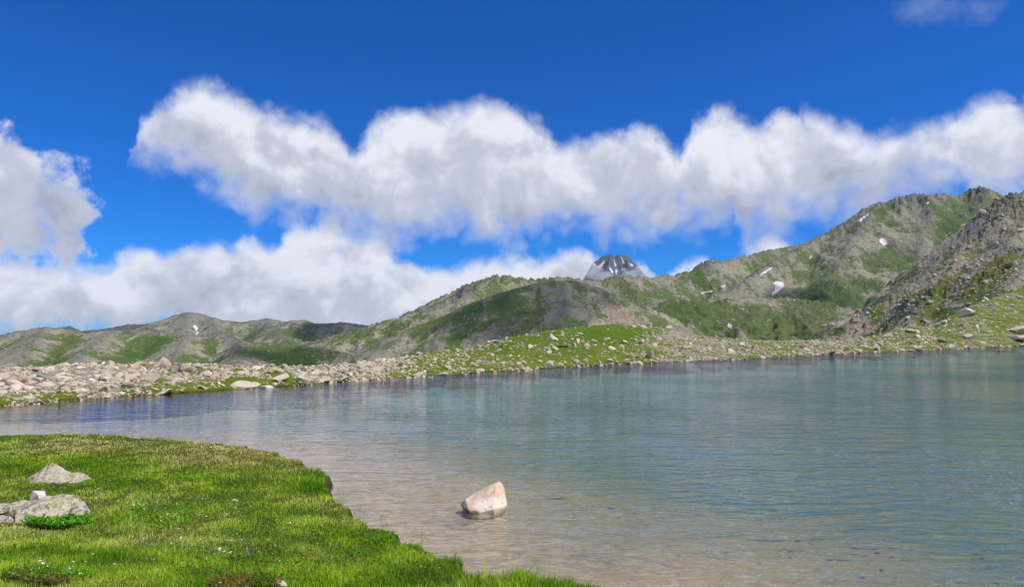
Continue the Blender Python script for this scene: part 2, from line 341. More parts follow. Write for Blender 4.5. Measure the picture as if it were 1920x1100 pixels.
def bank_sd(x, y):
    xw = x + 0.38 * fbm(x, y, 0.9, 4, 5); yw = y + 0.42 * fbm(x, y, 0.8, 4, 8)
    return np.where(inside(xw, yw, poly), 1, -1) * seg_dist(xw, yw, poly)
def meadow_z(x, y, sd=None):
    if sd is None: sd = bank_sd(x, y)
    inn = np.clip(sd, 0, None)
    z = 0.20 + 0.12 * (1 - np.exp(-inn / 1.0)) + 1.35 * smooth(-y, -14, 1) * smooth(inn, 0, 5)
    z = z + 0.10 * fbm(x, y, 2.6, 4, 21) * smooth(inn, 0, 1) + 0.02 * fbm(x, y, 0.3, 2, 31)
    return np.where(sd > 0, z, np.maximum(0.20 + sd * 2.2, -0.9))

shore_px = [(-500, 788), (-250, 775), (0, 760), (67, 757), (133, 750), (187, 747), (280, 740), (333, 737), (393, 732), (473, 725), (547, 723), (640, 715.5), (727, 710), (853, 702), (960, 695), (1033, 690), (1140, 683.5), (1280, 678), (1390, 673), (1547, 665), (1680, 658.5), (1813, 653), (1920, 648.5), (2100, 642), (2400, 634)]
sh_tab = [(px, float(at_z(px, py, 0.0)[1])) for px, py in shore_px]
# column, crest depth, crest height
cr_tab = []
for px, py, zc, dc in [(-500, 700, 1.0, None), (0, 692, 1.0, None), (130, 687, 1.0, None), (240, 683, .95, None), (320, 681, .9, None), (400, 684, .85, None), (520, 687, .7, None), (640, 685, .65, None), (700, 678, .8, None), (783, 664, 1.0, None), (873, 656, 1.2, None), (940, 634, None, 85), (973, 628, None, 88), (1023, 621, None, 92), (1073, 614, None, 96), (1140, 609, None, 100), (1207, 611, None, 104), (1240, 614, None, 107), (1280, 623, None, 110), (1347, 633, None, 112), (1413, 638, None, 115), (1513, 640, None, 118), (1580, 640, None, 125), (1642, 629, None, 140), (1700, 614, None, 160), (1750, 610, None, 175), (1783, 593, None, 185), (1833, 569, None, 200), (1883, 553, None, 215), (1920, 538, None, 225), (2100, 475, None, 260), (2400, 420, None, 300)]:
    if dc is None: dc = float(at_z(px, py, zc)[1])
    else: zc = float(at_y(px, py, dc)[2])
    cr_tab.append((px, dc, zc))
def col_of(x, y): return 960 + F * x / np.maximum(y * math.cos(PITCH), 1)
def shore_z(x, y, full=False):
    u = col_of(x, y); ds = interp(u, sh_tab, 1); dc = interp(u, cr_tab, 1); zc = interp(u, cr_tab, 2)
    d = y - ds + (0.012 * ds) * (fbm(x, y, 2.5, 3, 41) + 0.8 * fbm(x, y, 8, 2, 44)); t = d / (dc - ds)
    up = 0.16 * (1 - np.exp(-np.clip(d, 0, None) / 0.35)) + (zc - 0.16) * np.clip(t, 0, 1) ** np.interp(u, [600, 950, 1500, 1900], [0.65, 0.85, 1.1, 1.2])
    amp = np.clip(d, 0, 3) / 3
    up = up + amp * (0.16 * fbm(x, y, 3.5, 4, 51) + 0.012 * y * 0.25 * fbm(x, y, 12, 3, 57) * (t < 1.3))
    back = zc - 0.05 * (y - dc) - 0.0006 * (y - dc) ** 2
    z = np.where(t < 1, up, np.minimum(up, np.maximum(back, -14) + amp * 0.12 * fbm(x, y, 3.5, 3, 51)))
    z = np.where(d < 0, np.maximum(0.35 * d, -4), z)
    return (z, u, d, t) if full else z

# lakebed
us = np.linspace(-1400, 3300, 260); tr_ = np.linspace(0, 1, 150); UU, TR = np.meshgrid(us, tr_)
DD = 3.0 * ((np.interp(UU, [r[0] for r in sh_tab], [r[1] for r in sh_tab]) + 2.0) / 3.0) ** TR; XX = (UU - 960) / F * DD; YY = DD
sd = bank_sd(XX, YY); off = np.clip(-sd, 0, None)
ZB = -(0.06 + 0.028 * off + 0.06 * np.clip(off - 3.0, 0, 20)) + 0.02 * fbm(XX, YY, 1.6, 3, 61)
dsb = interp(UU, sh_tab, 1); ZB = np.where(sd > 0.4, -1.2, np.maximum(ZB, -5.0)); ZB = np.maximum(ZB, -0.35 - 0.22 * np.clip(dsb - YY, 0, None))
WATER_TINT = smooth(off + 2.6 * fbm(XX, YY, 5, 4, 64), 1.0, 9.0) ** 0.75 * np.interp(UU, [0, 300, 520, 760], [0.10, 0.25, 0.6, 1])
m, N = mat('lakebed_sand'); P = pos(N); zz = N.new('ShaderNodeSeparateXYZ', Vector=P).outputs[2]
n1 = N.noise(P, 0.5, 5, 0.6); n2 = N.noise(P, 5, 4, 0.6)
c = N.mix(N.ss(n2, 0.35, 0.7), (0.32, 0.24, 0.14), (0.42, 0.33, 0.205)); c = N.mix(N.ss(n1, 0.56, 0.70, 0, 0.5), c, (0.14, 0.12, 0.105))
c = N.mix(attr(N, 'water_tint'), c, (0.095, 0.160, 0.148))  # teal painted on the bed stands for light scattered in deeper water
d = N.new('ShaderNodeBsdfDiffuse', Color=c); finish(m, N, d.outputs[0])
o = link('lakebed', np_mesh('lakebed', np.stack([XX, YY, ZB], -1).reshape(-1, 3), grid_faces(*XX.shape), m, {'water_tint': WATER_TINT.ravel()}, smooth_=True)); tag(o, 'sandy lake bottom seen through the shallow water by the near bank', kind='structure')

# water: a closed body with absorption, its top surface carries the ripples
m, N = mat('lake_water'); P = pos(N); sx = N.new('ShaderNodeSeparateXYZ', Vector=P).outputs
calm = attr(N, 'calm')
gust = N.noise(P, 0.09, 4, 0.6)
amp = N.m('MULTIPLY', N.ss(gust, 0.36, 0.64, 0.4, 1.3), N.m('SUBTRACT', 1.0, calm))
def ripple(Pv):
    mp = N.new('ShaderNodeMapping', Vector=Pv); mp.inputs['Rotation'].default_value = (0, 0, R(-9)); mp.inputs['Scale'].default_value = (0.36, 1.0, 1.0)
    mp2 = N.new('ShaderNodeMapping', Vector=Pv); mp2.inputs['Rotation'].default_value = (0, 0, R(14)); mp2.inputs['Scale'].default_value = (0.5, 1.0, 1.0)
    wv = N.m('ADD', N.m('MULTIPLY', N.noise(mp.outputs[0], 1.5, 2, 0.5, 0.9), 0.165), N.m('MULTIPLY', N.noise(mp2.outputs[0], 4.4, 2, 0.5, 0.8), 0.070))
    return N.m('ADD', wv, N.m('MULTIPLY', N.noise(Pv, 13, 1, 0.5), 0.009))
EPS = 0.02
h0 = ripple(P); hx = ripple(N.vm('ADD', P, (EPS, 0, 0))); hy = ripple(N.vm('ADD', P, (0, EPS, 0)))
gx = N.m('MULTIPLY', N.m('DIVIDE', N.m('SUBTRACT', h0, hx), EPS), amp); gy = N.m('MULTIPLY', N.m('DIVIDE', N.m('SUBTRACT', h0, hy), EPS), amp)
cmb = N.new('ShaderNodeCombineXYZ', X=gx, Y=gy, Z=1.0); nrm = N.vm('NORMALIZE', cmb.outputs[0])
class _B: outputs = [nrm]
b = _B
fr = N.new('ShaderNodeFresnel', IOR=1.333, Normal=b.outputs[0])
gl = N.new('ShaderNodeBsdfGlossy', Roughness=0.05, Color=(1, 1, 1), Normal=b.outputs[0]); trn = N.new('ShaderNodeBsdfTransparent', Color=(0.97, 0.985, 0.98))
mx = N.new('ShaderNodeMixShader'); N.put(mx.inputs[0], fr.outputs[0]); N.l.new(trn.outputs[0], mx.inputs[1]); N.l.new(gl.outputs[0], mx.inputs[2])
va = N.new('ShaderNodeVolumeAbsorption', Color=(0.62, 0.86, 0.84), Density=0.05)
outn = N.new('ShaderNodeOutputMaterial'); N.l.new(mx.outputs[0], outn.inputs['Surface']); N.l.new(va.outputs[0], outn.inputs['Volume'])
M_water = m
us = np.linspace(-1400, 3300, 200); tr_ = np.linspace(0, 1, 150); UU, TR = np.meshgrid(us, tr_)
DD = 0.5 * ((np.interp(UU, [r[0] for r in sh_tab], [r[1] for r in sh_tab]) + 3.0) / 0.5) ** TR
XX = (UU - 960) / F * np.maximum(DD, 20) ; YY = DD
u = col_of(XX, YY); ds = interp(u, sh_tab, 1); gap = (ds - YY) / ds
eff = np.interp(u, [0, 500, 800, 1900], [0.15, 0.11, 0.07, 0.04]); ampf = 1 + 1.3 * smooth(YY, 22, 60)
calm = 1 - ampf * (1 - np.exp(-np.clip(gap, 0, 1) / eff) * 0.985 * np.interp(u, [0, 700, 1300, 1900], [1, 0.99, 0.93, 0.8]))
calm = np.maximum(calm, 0.72 * smooth(-u, -850, -350) * smooth(YY, 18, 25))
calm = np.maximum(calm, 0.72 * np.exp(-np.clip(-bank_sd(XX, YY), 0, None) / 3.0))
nr, nc = XX.shape; V = np.stack([XX, YY, 0 * XX], -1).reshape(-1, 3); top = grid_faces(nr, nc)
V2 = V.copy(); V2[:, 2] = -7.0; idx = np.arange(nr * nc).reshape(nr, nc); O = nr * nc
ring = np.concatenate([idx[0, :], idx[1:, -1], idx[-1, :-1][::-1], idx[:-1, 0][::-1]])
side = np.stack([ring[:-1], ring[1:], ring[1:] + O, ring[:-1] + O], -1)[:, ::-1]
FF = np.vstack([top, side, (top + O)[:, ::-1]])
o = link('lake_water', np_mesh('lake_water', np.vstack([V, V2]), FF, M_water, {'calm': np.tile(calm.ravel(), 2)}, True)); tag(o, 'rippled blue-green lake water', kind='structure')

# near meadow ground
xs = np.arange(-30, 6.01, 0.12); ys = np.arange(-4, 25.5, 0.12); XX, YY = np.meshgrid(xs, ys); sd = bank_sd(XX, YY); ZZ = meadow_z(XX, YY, sd)
m, N = mat('meadow_soil'); P = pos(N); n1 = N.noise(P, 1.2, 5, 0.6); n2 = N.noise(P, 18, 4, 0.6)
c = N.mix(n1, (0.04, 0.065, 0.010), (0.10, 0.10, 0.03)); c = N.mix(N.ss(n2, 0.4, 0.7, 0, 0.7), c, (0.035, 0.025, 0.012))
c = N.mix(N.ss(N.new('ShaderNodeSeparateXYZ', Vector=P).outputs[2], 0.02, 0.17, 1, 0), c, (0.05, 0.035, 0.02))
b = N.new('ShaderNodeBump', Height=n2, Strength=0.8, Distance=0.04)
d = N.new('ShaderNodeBsdfDiffuse', Color=c, Normal=b.outputs[0]); finish(m, N, d.outputs[0])
M_soil = m
GF = grid_faces(*XX.shape); GF = GF[(sd.ravel()[GF] > -0.45).any(1)]
o = link('meadow_ground', np_mesh('meadow_ground', np.stack([XX, YY, ZZ], -1).reshape(-1, 3), GF, m, smooth_=True)); tag(o, 'grassy bank ground in the foreground', kind='structure')

# far shore ground (moraine)
us = np.arange(-420, 2400, 3.0); ts = np.concatenate([np.linspace(-0.35, 0, 20)[:-1], np.linspace(0, 1.15, 130) , np.linspace(1.2, 4.0, 25)])
UU, TT = np.meshgrid(us, ts); dsu = interp(UU, sh_tab, 1); dcu = interp(UU, cr_tab, 1)
YY = np.where(TT < 0, dsu + TT * 10, dsu + TT * (dcu - dsu)); XX = (UU - 960) / F * YY * math.cos(PITCH)
ZZ, uu, dd, tt = shore_z(XX, YY, True)
def rocky_field(u, t, x, y):
    """how stony the far shore is at column u and way t from water (0) to crest (1)"""
    left = np.interp(u, [-500, 150, 330, 430, 520, 640, 720], [1.1, 1.0, 0.75, 0.5, 0.42, 0.45, 0.35])
    mid = np.interp(u, [640, 720, 860, 960, 1100, 1180, 1240, 1300, 1420, 1520], [0.5, 0.45, 0.12, 0.06, 0.08, 0.2, 0.6, 0.7, 0.5, 0.3])
    rgt = np.interp(u, [1400, 1600, 1700, 1920, 2300], [0.5, 0.38, 0.5, 0.55, 0.6])
    v = np.where(u < 660, left, np.where(u < 1480, mid, rgt))
    v = v + 0.45 * fbm(x, y, 5.0, 3, 71) + 0.25 * fbm(x, y, 1.6, 2, 75)
    v = v - 0.5 * np.exp(-((u - 1150) / 70) ** 2 - ((t - 0.75) / 0.25) ** 2)
    v = v + 0.5 * np.exp(-((u - 690) / 90) ** 2 - ((t - 0.7) / 0.25) ** 2) + 0.5 * np.exp(-((u - 940) / 50) ** 2 - ((t - 0.12) / 0.05) ** 2)
    v = v - np.where(u < 150, 0.9 * np.exp(-(t / 0.13) ** 2), 0) - np.where((u > 230) & (u < 560), 0.5 * np.exp(-((t - 0.1) / 0.12) ** 2), 0)
    v = v - 0.5 * np.exp(-((u - 270) / 40) ** 2 - ((t - 0.9) / 0.15) ** 2)
    return v
rk = rocky_field(uu, tt, XX, YY)
green = blobs(*project(np.stack([XX, YY, ZZ], -1))[:2], [(1150, 628, 110, 22, 0, 1.4), (1000, 645, 90, 16, 0, .7), (950, 650, 70, 10, 10, .4), (1840, 625, 30, 8, 0, .8), (560, 715, 60, 8, 0, .5), (1180, 672, 200, 8, 5, -.4)])
ZZ = ZZ + np.where((dd > 0.3) & (rk > 0.3), 0.16 * np.abs(fbm(XX, YY, 0.8, 3, 81)) * np.clip(rk, 0, 1), 0)
o = link('shore_ground', np_mesh('shore_ground', np.stack([XX, YY, ZZ], -1).reshape(-1, 3), grid_faces(*XX.shape), shore_mat(), {'rocky': np.clip(rk - 0.15, 0, 1).ravel(), 'green': np.clip(green, 0, 1).ravel(), 'wet': np.exp(-np.clip(ZZ, 0, 9) / 0.05).ravel()}, True))
tag(o, 'turf and moraine of the far shore', kind='structure')
print('shore', time.time() - T0)

# ------------------------------------------------------------------ mountains
def ridges_height(x, y, ridges, floor, seed, gully=0.2, gscale=60.0, warp=0.3):
    H = np.full(x.shape, -1e9); DDm = np.full(x.shape, 1e9)
    nw = 1 + warp * fbm(x, y, gscale * 2.2, 4, seed)
    for rd in ridges:
        P = rd['p']; sl_ = rd['s']; wd = rd.get('w', 4.0)
        for i in range(len(P) - 1):
            a, b_ = P[i], P[i + 1]; dx, dy = b_[0] - a[0], b_[1] - a[1]; L2 = dx * dx + dy * dy + 1e-9
            t = np.clip(((x - a[0]) * dx + (y - a[1]) * dy) / L2, 0, 1)
            dist = np.hypot(x - a[0] - t * dx, y - a[1] - t * dy)
            hh_ = a[2] + t * (b_[2] - a[2]) - sl_ * (np.sqrt(dist ** 2 + wd ** 2) - wd) * nw
            H = np.maximum(H, hh_); DDm = np.minimum(DDm, dist)
    w1 = x + 0.6 * gscale * fbm(x, y, gscale * 1.5, 3, seed + 3); 
    gl_ = fbm(w1, y * 0.30, gscale, 4, seed + 7, 0.55, ridged=True)
    H = H - gully * np.minimum(DDm, 2.2 * gscale) * (0.5 - 0.5 * gl_)
    fl = floor(x, y); q = 8.0
    H2 = np.maximum(H, fl); dlt = np.abs(H - fl); H2 = H2 + np.where(dlt < q, (q - dlt) ** 2 / (4 * q), 0)
    return H2, DDm, gl_
def rg(pts, s, w=4.0, **k): return dict(p=np.array([at_y(px, py, d) for px, py, d in pts]), s=s, w=w, **k)
MT = {}
def mountain(name, label, u0, u1, du, d0, d1, nd, ridges, floor, matl, seed, gully=0.2, gscale=60, crag=0.0, rough=1.0, rs=12.0, grass=0.4, gl=(), bl=(), dl=(), gvar=0.8, crag_l=(), warp=0.3, hgt=0.0):
    us = np.arange(u0, u1, du); dep = np.geomspace(d0, d1, nd); UU, DD = np.meshgrid(us, dep)
    XX = (UU - 960) / F * DD; YY = DD
    Z, dr, gul = ridges_height(XX, YY, ridges, floor, seed, gully, gscale, warp)
    px, py, _ = project(np.stack([XX, YY, Z], -1))
    cm = np.clip(blobs(px, py, crag_l), 0, 1.3) if len(crag_l) else 0
    Z = Z + rough * (0.25 + np.clip(dr / 40, 0, 1)) * fbm(XX, YY, rs, 5, seed + 20, 0.6)
    Z = Z + (crag * np.exp(-dr / (rs * 1.2)) * 0.6 + crag * cm) * np.clip(fbm(XX, YY, rs * 0.7, 4, seed + 30, 0.6, ridged=True), -0.6, 1)
    g = grass + gvar * fbm(XX, YY, gscale * 1.4, 5, seed + 40, 0.6) + blobs(px, py, gl) - (0.6 * cm if len(crag_l) else 0)
    g = g - 0.45 * np.exp(-dr / (rs * 1.0)) - 0.50 * (gul - 0.25) * (gvar > 0)
    br = blobs(px, py, bl); dk = blobs(px, py, dl) + 0.7 * np.exp(-dr / (rs * 0.6)) * (crag > 0)
    if len(crag_l): dk = dk + 0.75 * cm
    V = np.stack([XX, YY, Z], -1)
    me = np_mesh(name, V.reshape(-1, 3), grid_faces(*XX.shape), matl, {'grass': g.ravel(), 'brown': np.clip(br, 0, 1).ravel(), 'dark': np.clip(dk, 0, 1).ravel()}, True)
    o = link(name, me); tag(o, label, kind='structure'); MT[name] = (o, V, us, dep); return o

# valley floor between the mountains, out to the horizon
dep = np.geomspace(330, 16000, 90); us = np.linspace(-3500, 5500, 220); UU, DD = np.meshgrid(us, dep); XX = (UU - 960) / F * DD; YY = DD
ZZ = -26 - 0.004 * (YY - 700) + 3 * fbm(XX, YY, 120, 4, 401)
ZZ = np.where(YY > 5200, -44 - 0.02 * (YY - 5200), ZZ)
o = link('valley_ground', np_mesh('valley_ground', np.stack([XX, YY, ZZ], -1).reshape(-1, 3), grid_faces(*XX.shape), mountain_mat('valley_turf', 4.0), {'grass': np.full(XX.size, 0.75), 'brown': np.zeros(XX.size), 'dark': np.zeros(XX.size)}, True))
tag(o, 'green valley ground between the mountains', kind='structure')
# distant snowy peak
mountain('rocky_peak', 'distant dark pointed peak streaked with snow', 1040, 1280, 1.0, 5200, 6800, 150,
    [rg([(1075, 560, 5950), (1100, 515, 5960), (1113, 492, 5980), (1122, 487, 5990), (1130, 480, 6000), (1146, 476, 6000), (1152, 482, 6000), (1158, 477, 6000), (1172, 477, 6000), (1182, 485, 5990), (1192, 496, 5980), (1202, 507, 5980), (1225, 535, 5960), (1250, 560, 5950)], 1.7, 2),
     rg([(1146, 476, 6000), (1140, 500, 5850), (1135, 530, 5700)], 1.2, 6), rg([(1176, 480, 6000), (1178, 505, 5860), (1185, 530, 5720)], 1.2, 6)],
    lambda x, y: 150 + 0 * x, mountain_mat('peak_rock_hazed', 16, rock=(0.11, 0.12, 0.145), rock2=(0.06, 0.067, 0.085), speck=(0.16, 0.17, 0.19)), 100, gully=0.5, gscale=90, crag=22, rough=14, rs=34, grass=-2, gvar=0)  # rock colours made bluish in place of haze, which stops short of here

# far left mountains
M_farleft = mountain_mat('far_left_slopes', 5, rock=(0.29, 0.265, 0.205), rock2=(0.21, 0.195, 0.16), speck=(0.34, 0.31, 0.24), grass=(0.085, 0.115, 0.04), grass2=(0.12, 0.13, 0.055))
mountain('far_blue_ridge', 'dark bluish far ridge behind the left mountains', -300, 420, 2.0, 2500, 3300, 90,
    [rg([(-300, 640, 2900), (0, 632, 2900), (40, 623, 2900), (75, 622, 2900), (110, 615, 2880), (130, 611, 2880), (146, 621, 2880), (190, 618, 2850), (218, 613, 2850), (242, 608, 2850), (270, 608, 2850), (300, 603, 2850), (330, 590, 2850), (345, 592, 2850), (380, 610, 2850), (420, 620, 2850)], 0.6, 8)],
    lambda x, y: -40 + 0 * x, mountain_mat('blue_ridge_rock', 9, rock=(0.10, 0.105, 0.11), rock2=(0.07, 0.075, 0.08), speck=(0.13, 0.13, 0.12), grass=(0.06, 0.08, 0.04), grass2=(0.08, 0.09, 0.05)), 130, gully=0.3, gscale=90, crag=6, rough=8, rs=40, grass=0.2)
mountain('far_left_mountain', 'rounded far left mountain with two small snow patches', 200, 860, 2.0, 1150, 2250, 170,
    [rg([(200, 665, 1900), (260, 635, 1950), (300, 615, 2000), (318, 601, 2000), (335, 590, 2000), (352, 585, 2000), (372, 588, 2000), (395, 595, 2000), (420, 601, 2000), (455, 604, 2000), (480, 601, 2000), (500, 597, 2000), (515, 599, 2000), (535, 604, 2000), (548, 601, 2000), (570, 600, 2000), (592, 607, 2000), (612, 607, 2000), (640, 604, 2000), (655, 605, 2000), (690, 611, 2000), (720, 608, 2000), (745, 600, 2050), (765, 590, 2100), (800, 580, 2150), (850, 575, 2200)], 0.42, 10),
     rg([(352, 585, 2000), (345, 612, 1850), (330, 640, 1700)], 0.5, 15), rg([(395, 595, 2000), (405, 620, 1820), (420, 650, 1650)], 0.5, 20), rg([(500, 597, 2000), (520, 625, 1800), (560, 650, 1600)], 0.45, 20), rg([(600, 607, 2000), (625, 630, 1850), (650, 650, 1700)], 0.5, 15)],
    lambda x, y: -50 + 0 * x, M_farleft, 150, gully=0.25, gscale=80, crag=4, rough=6, rs=30, grass=0.5, gl=[(540, 630, 110, 18, 0, .4), (340, 600, 60, 18, 0, -.4)], bl=[(350, 592, 60, 14, 0, .35), (385, 607, 30, 8, -30, .3)], gvar=0.6)

# left stony ridge
M_left = mountain_mat('left_ridge_slopes', 1.5, rock=(0.32, 0.29, 0.21), rock2=(0.15, 0.14, 0.11), speck=(0.52, 0.48, 0.37), grass=(0.06, 0.12, 0.018), grass2=(0.11, 0.135, 0.04))
mountain('left_stony_ridge', 'low stony ridge with green gullies behind the left shore', -260, 760, 1.8, 330, 760, 240,
    [rg([(-260, 640, 600), (-60, 636, 600), (0, 632, 600), (30, 626, 600), (50, 622, 600), (83, 615, 600), (110, 617, 600), (133, 621, 600), (160, 627, 600), (172, 629, 600), (190, 622, 600), (213, 621, 600), (250, 620, 600), (267, 626, 600), (285, 621, 600), (300, 622, 600), (323, 632, 600), (350, 629, 600), (375, 632, 600), (400, 634, 600), (430, 635, 600), (450, 641, 600), (473, 648, 600), (500, 646, 600), (520, 645, 600), (545, 650, 600), (567, 650, 600), (590, 655, 600), (610, 655, 600), (640, 665, 600), (700, 690, 600)], 0.34, 5),
     rg([(83, 615, 600), (60, 645, 520), (30, 680, 440)], 0.42, 8), rg([(213, 621, 600), (170, 650, 510), (130, 690, 430)], 0.42, 8), rg([(350, 629, 600), (330, 660, 520), (310, 700, 430)], 0.42, 8), rg([(450, 641, 600), (450, 668, 520), (440, 700, 440)], 0.42, 8)],
    lambda x, y: -32 + 0 * x, M_left, 170, gully=0.35, gscale=34, crag=3.0, rough=2.6, rs=11, grass=0.44, gvar=0.9,
    gl=[(115, 660, 75, 12, 42, .8), (250, 660, 60, 16, 30, .8), (200, 680, 80, 10, 12, .4), (395, 655, 14, 40, 0, .5), (530, 665, 90, 18, 0, 1.1), (300, 640, 40, 10, 20, .3)],
    crag_l=[(30, 650, 40, 10, 30, .6), (20, 628, 40, 10, 20, .5), (290, 625, 30, 7, 0, .6), (430, 645, 30, 14, -30, .6)])

# back ridge and the big right mountain
M_right = mountain_mat('right_mountain_slopes', 3.2, rock=(0.30, 0.28, 0.195), rock2=(0.15, 0.145, 0.11), speck=(0.48, 0.45, 0.34), grass=(0.07, 0.115, 0.022), grass2=(0.115, 0.14, 0.045))
def fl_r(x, y): return -30 + 0.045 * np.clip(y - 500, 0, 2000) * smooth(x / y, 0.02, 0.22)
mountain('right_mountain', 'long mountain ridge rising to the right with crags and snow patches', 560, 2080, 2.0, 640, 1950, 330,
    [rg([(590, 668, 960), (620, 650, 1000), (650, 632, 1030), (680, 618, 1050), (707, 612, 1060), (730, 607, 1070), (760, 600, 1080), (783, 593, 1090), (813, 583, 1100), (850, 573, 1110), (856, 561, 1110), (873, 548, 1110), (893, 540, 1120), (907, 532, 1120), (923, 523, 1130), (933, 521, 1130), (957, 523, 1140), (990, 527, 1150), (1013, 527, 1160), (1040, 524, 1170), (1060, 525, 1180), (1087, 529, 1200), (1107, 531, 1210), (1135, 530, 1230), (1148, 527, 1240), (1154, 520, 1240), (1162, 527, 1240), (1173, 520, 1240), (1187, 523, 1250), (1227, 524, 1280), (1247, 519, 1300), (1263, 521, 1310), (1280, 515, 1320), (1300, 511, 1330), (1313, 502, 1340), (1333, 495, 1350), (1353, 495, 1380), (1390, 485, 1450), (1430, 475, 1500), (1467, 468, 1550), (1513, 457, 1560), (1530, 447, 1540), (1547, 442, 1520), (1573, 426, 1500), (1590, 419, 1500), (1613, 412, 1500), (1630, 400, 1490), (1647, 384, 1480), (1673, 379, 1480), (1703, 372, 1480), (1727, 369, 1480), (1747, 372, 1480), (1760, 367, 1480), (1780, 370, 1480), (1810, 368, 1480), (1820, 361, 1480), (1840, 359, 1480), (1860, 367, 1480), (1880, 384, 1470), (1960, 400, 1470), (2080, 430, 1450)], 0.62, 5),
     rg([(1547, 442, 1520), (1513, 462, 1440), (1460, 488, 1330), (1407, 525, 1230), (1353, 556, 1130), (1300, 580, 1050)], 0.58, 10),
     rg([(1647, 384, 1480), (1600, 450, 1370), (1560, 520, 1230), (1530, 580, 1100), (1500, 620, 980)], 0.55, 20),
     rg([(1727, 369, 1480), (1740, 440, 1380), (1700, 520, 1220), (1640, 590, 1050)], 0.55, 20),
     rg([(1840, 359, 1480), (1850, 450, 1350), (1800, 540, 1150)], 0.55, 20),
     rg([(1240, 612, 860), (1290, 592, 900), (1340, 574, 930), (1400, 563, 960), (1470, 566, 960), (1540, 580, 930), (1620, 610, 880)], 0.22, 30),
     rg([(1185, 590, 1000), (1225, 578, 1030), (1280, 568, 1060), (1320, 572, 1060)], 0.25, 25),
     rg([(923, 523, 1130), (870, 560, 1030), (800, 590, 950)], 0.35, 20)],
    fl_r, M_right, 200, gully=0.34, gscale=70, crag=14, rough=6.0, rs=22, grass=0.64, gvar=1.0,
    gl=[(1790, 450, 90, 30, 60, .55), (1820, 440, 50, 70, 0, .4), (1690, 505, 60, 22, -30, .5), (1650, 440, 50, 50, -45, -.3), (1560, 480, 70, 35, 0, -.1), (1330, 600, 140, 30, 0, .6), (1450, 620, 120, 25, 0, .4), (1255, 590, 60, 12, 15, .8), (1530, 565, 45, 35, 0, .8), (1700, 540, 60, 30, 20, .3), (950, 530, 60, 8, 0, .3), (1240, 545, 60, 14, 0, .15), (1460, 545, 90, 14, 10, -.6), (1200, 570, 60, 12, 0, -.4)],
    bl=[(1685, 480, 8, 34, -40, .9), (1700, 500, 50, 6, -50, .9), (1645, 560, 14, 6, 0, .3), (1368, 610, 22, 10, 0, .8), (1470, 535, 20, 20, 0, .5), (1853, 375, 14, 14, 0, .7), (1180, 575, 60, 6, 8, .5), (1375, 552, 40, 8, 0, .4), (878, 553, 20, 14, 50, .5)],
    dl=[(1800, 475, 8, 12, 0, 0), (1650, 480, 8, 7, 0, .9), (1680, 463, 12, 9, 0, .5), (1240, 572, 12, 5, 0, .9), (1480, 545, 80, 8, 0, .35)],
    crag_l=[(1683, 395, 14, 14, 0, 1), (1740, 404, 10, 12, 0, .9), (1725, 378, 40, 10, 0, .7), (1835, 368, 22, 14, 0, 1), (1833, 400, 10, 8, 0, .8), (1590, 428, 22, 8, 30, .7), (1325, 502, 20, 8, 20, .7), (1240, 545, 20, 10, 0, .5), (1180, 545, 60, 9, 0, .3), (868, 558, 16, 12, 50, 1), (1560, 470, 14, 10, 20, .4), (1523, 476, 3, 14, 0, .5)], warp=0.22)

# rounded dome hill in the middle
M_dome = mountain_mat('dome_hill_slopes', 1.9, rock=(0.30, 0.275, 0.20), rock2=(0.14, 0.135, 0.105), speck=(0.48, 0.45, 0.34), grass=(0.055, 0.11, 0.018), grass2=(0.10, 0.13, 0.035))
mountain('dome_hill', 'rounded dark green and grey dome hill behind the moraine', 540, 1330, 1.8, 430, 880, 230,
    [rg([(560, 712, 640), (600, 694, 650), (640, 676, 660), (700, 652, 670), (760, 628, 680), (810, 607, 690), (853, 592, 695), (900, 572, 700), (935, 557, 700), (960, 547, 700), (990, 538, 700), (1017, 531, 700), (1040, 527, 700), (1067, 527, 700), (1088, 536, 700), (1113, 552, 695), (1140, 569, 690), (1173, 587, 680), (1207, 603, 670), (1240, 620, 660), (1290, 640, 650)], 0.55, 24),
     rg([(853, 592, 695), (830, 630, 620), (800, 665, 560)], 0.45, 15), rg([(960, 547, 700), (950, 590, 620), (930, 640, 550)], 0.42, 15), rg([(1055, 527, 700), (1060, 575, 620), (1050, 620, 560)], 0.42, 25), rg([(720, 645, 670), (690, 672, 600), (670, 700, 550)], 0.42, 10)],
    lambda x, y: -35 + 0 * x, M_dome, 260, gully=0.4, gscale=36, crag=1.5, rough=2.6, rs=13, grass=0.52, gvar=0.9,
    gl=[(800, 608, 110, 14, 24, .8), (950, 585, 30, 40, 0, .6), (870, 590, 60, 12, 22, .4), (850, 640, 20, 30, -20, .6), (790, 640, 25, 20, 0, .3), (1000, 555, 50, 20, 10, .2), (1160, 590, 60, 14, -28, -.9), (760, 650, 40, 20, 0, -.3), (900, 620, 40, 20, 0, -.2), (1050, 570, 60, 30, 0, -.1)],
    bl=[(1150, 580, 70, 12, -30, .55), (1180, 600, 40, 12, -20, .4), (977, 590, 4, 10, 0, .8)], dl=[(1060, 560, 60, 26, 0, .35), (1000, 600, 60, 20, 0, .2)])  # the dark patches paint cloud shade into the dome's front

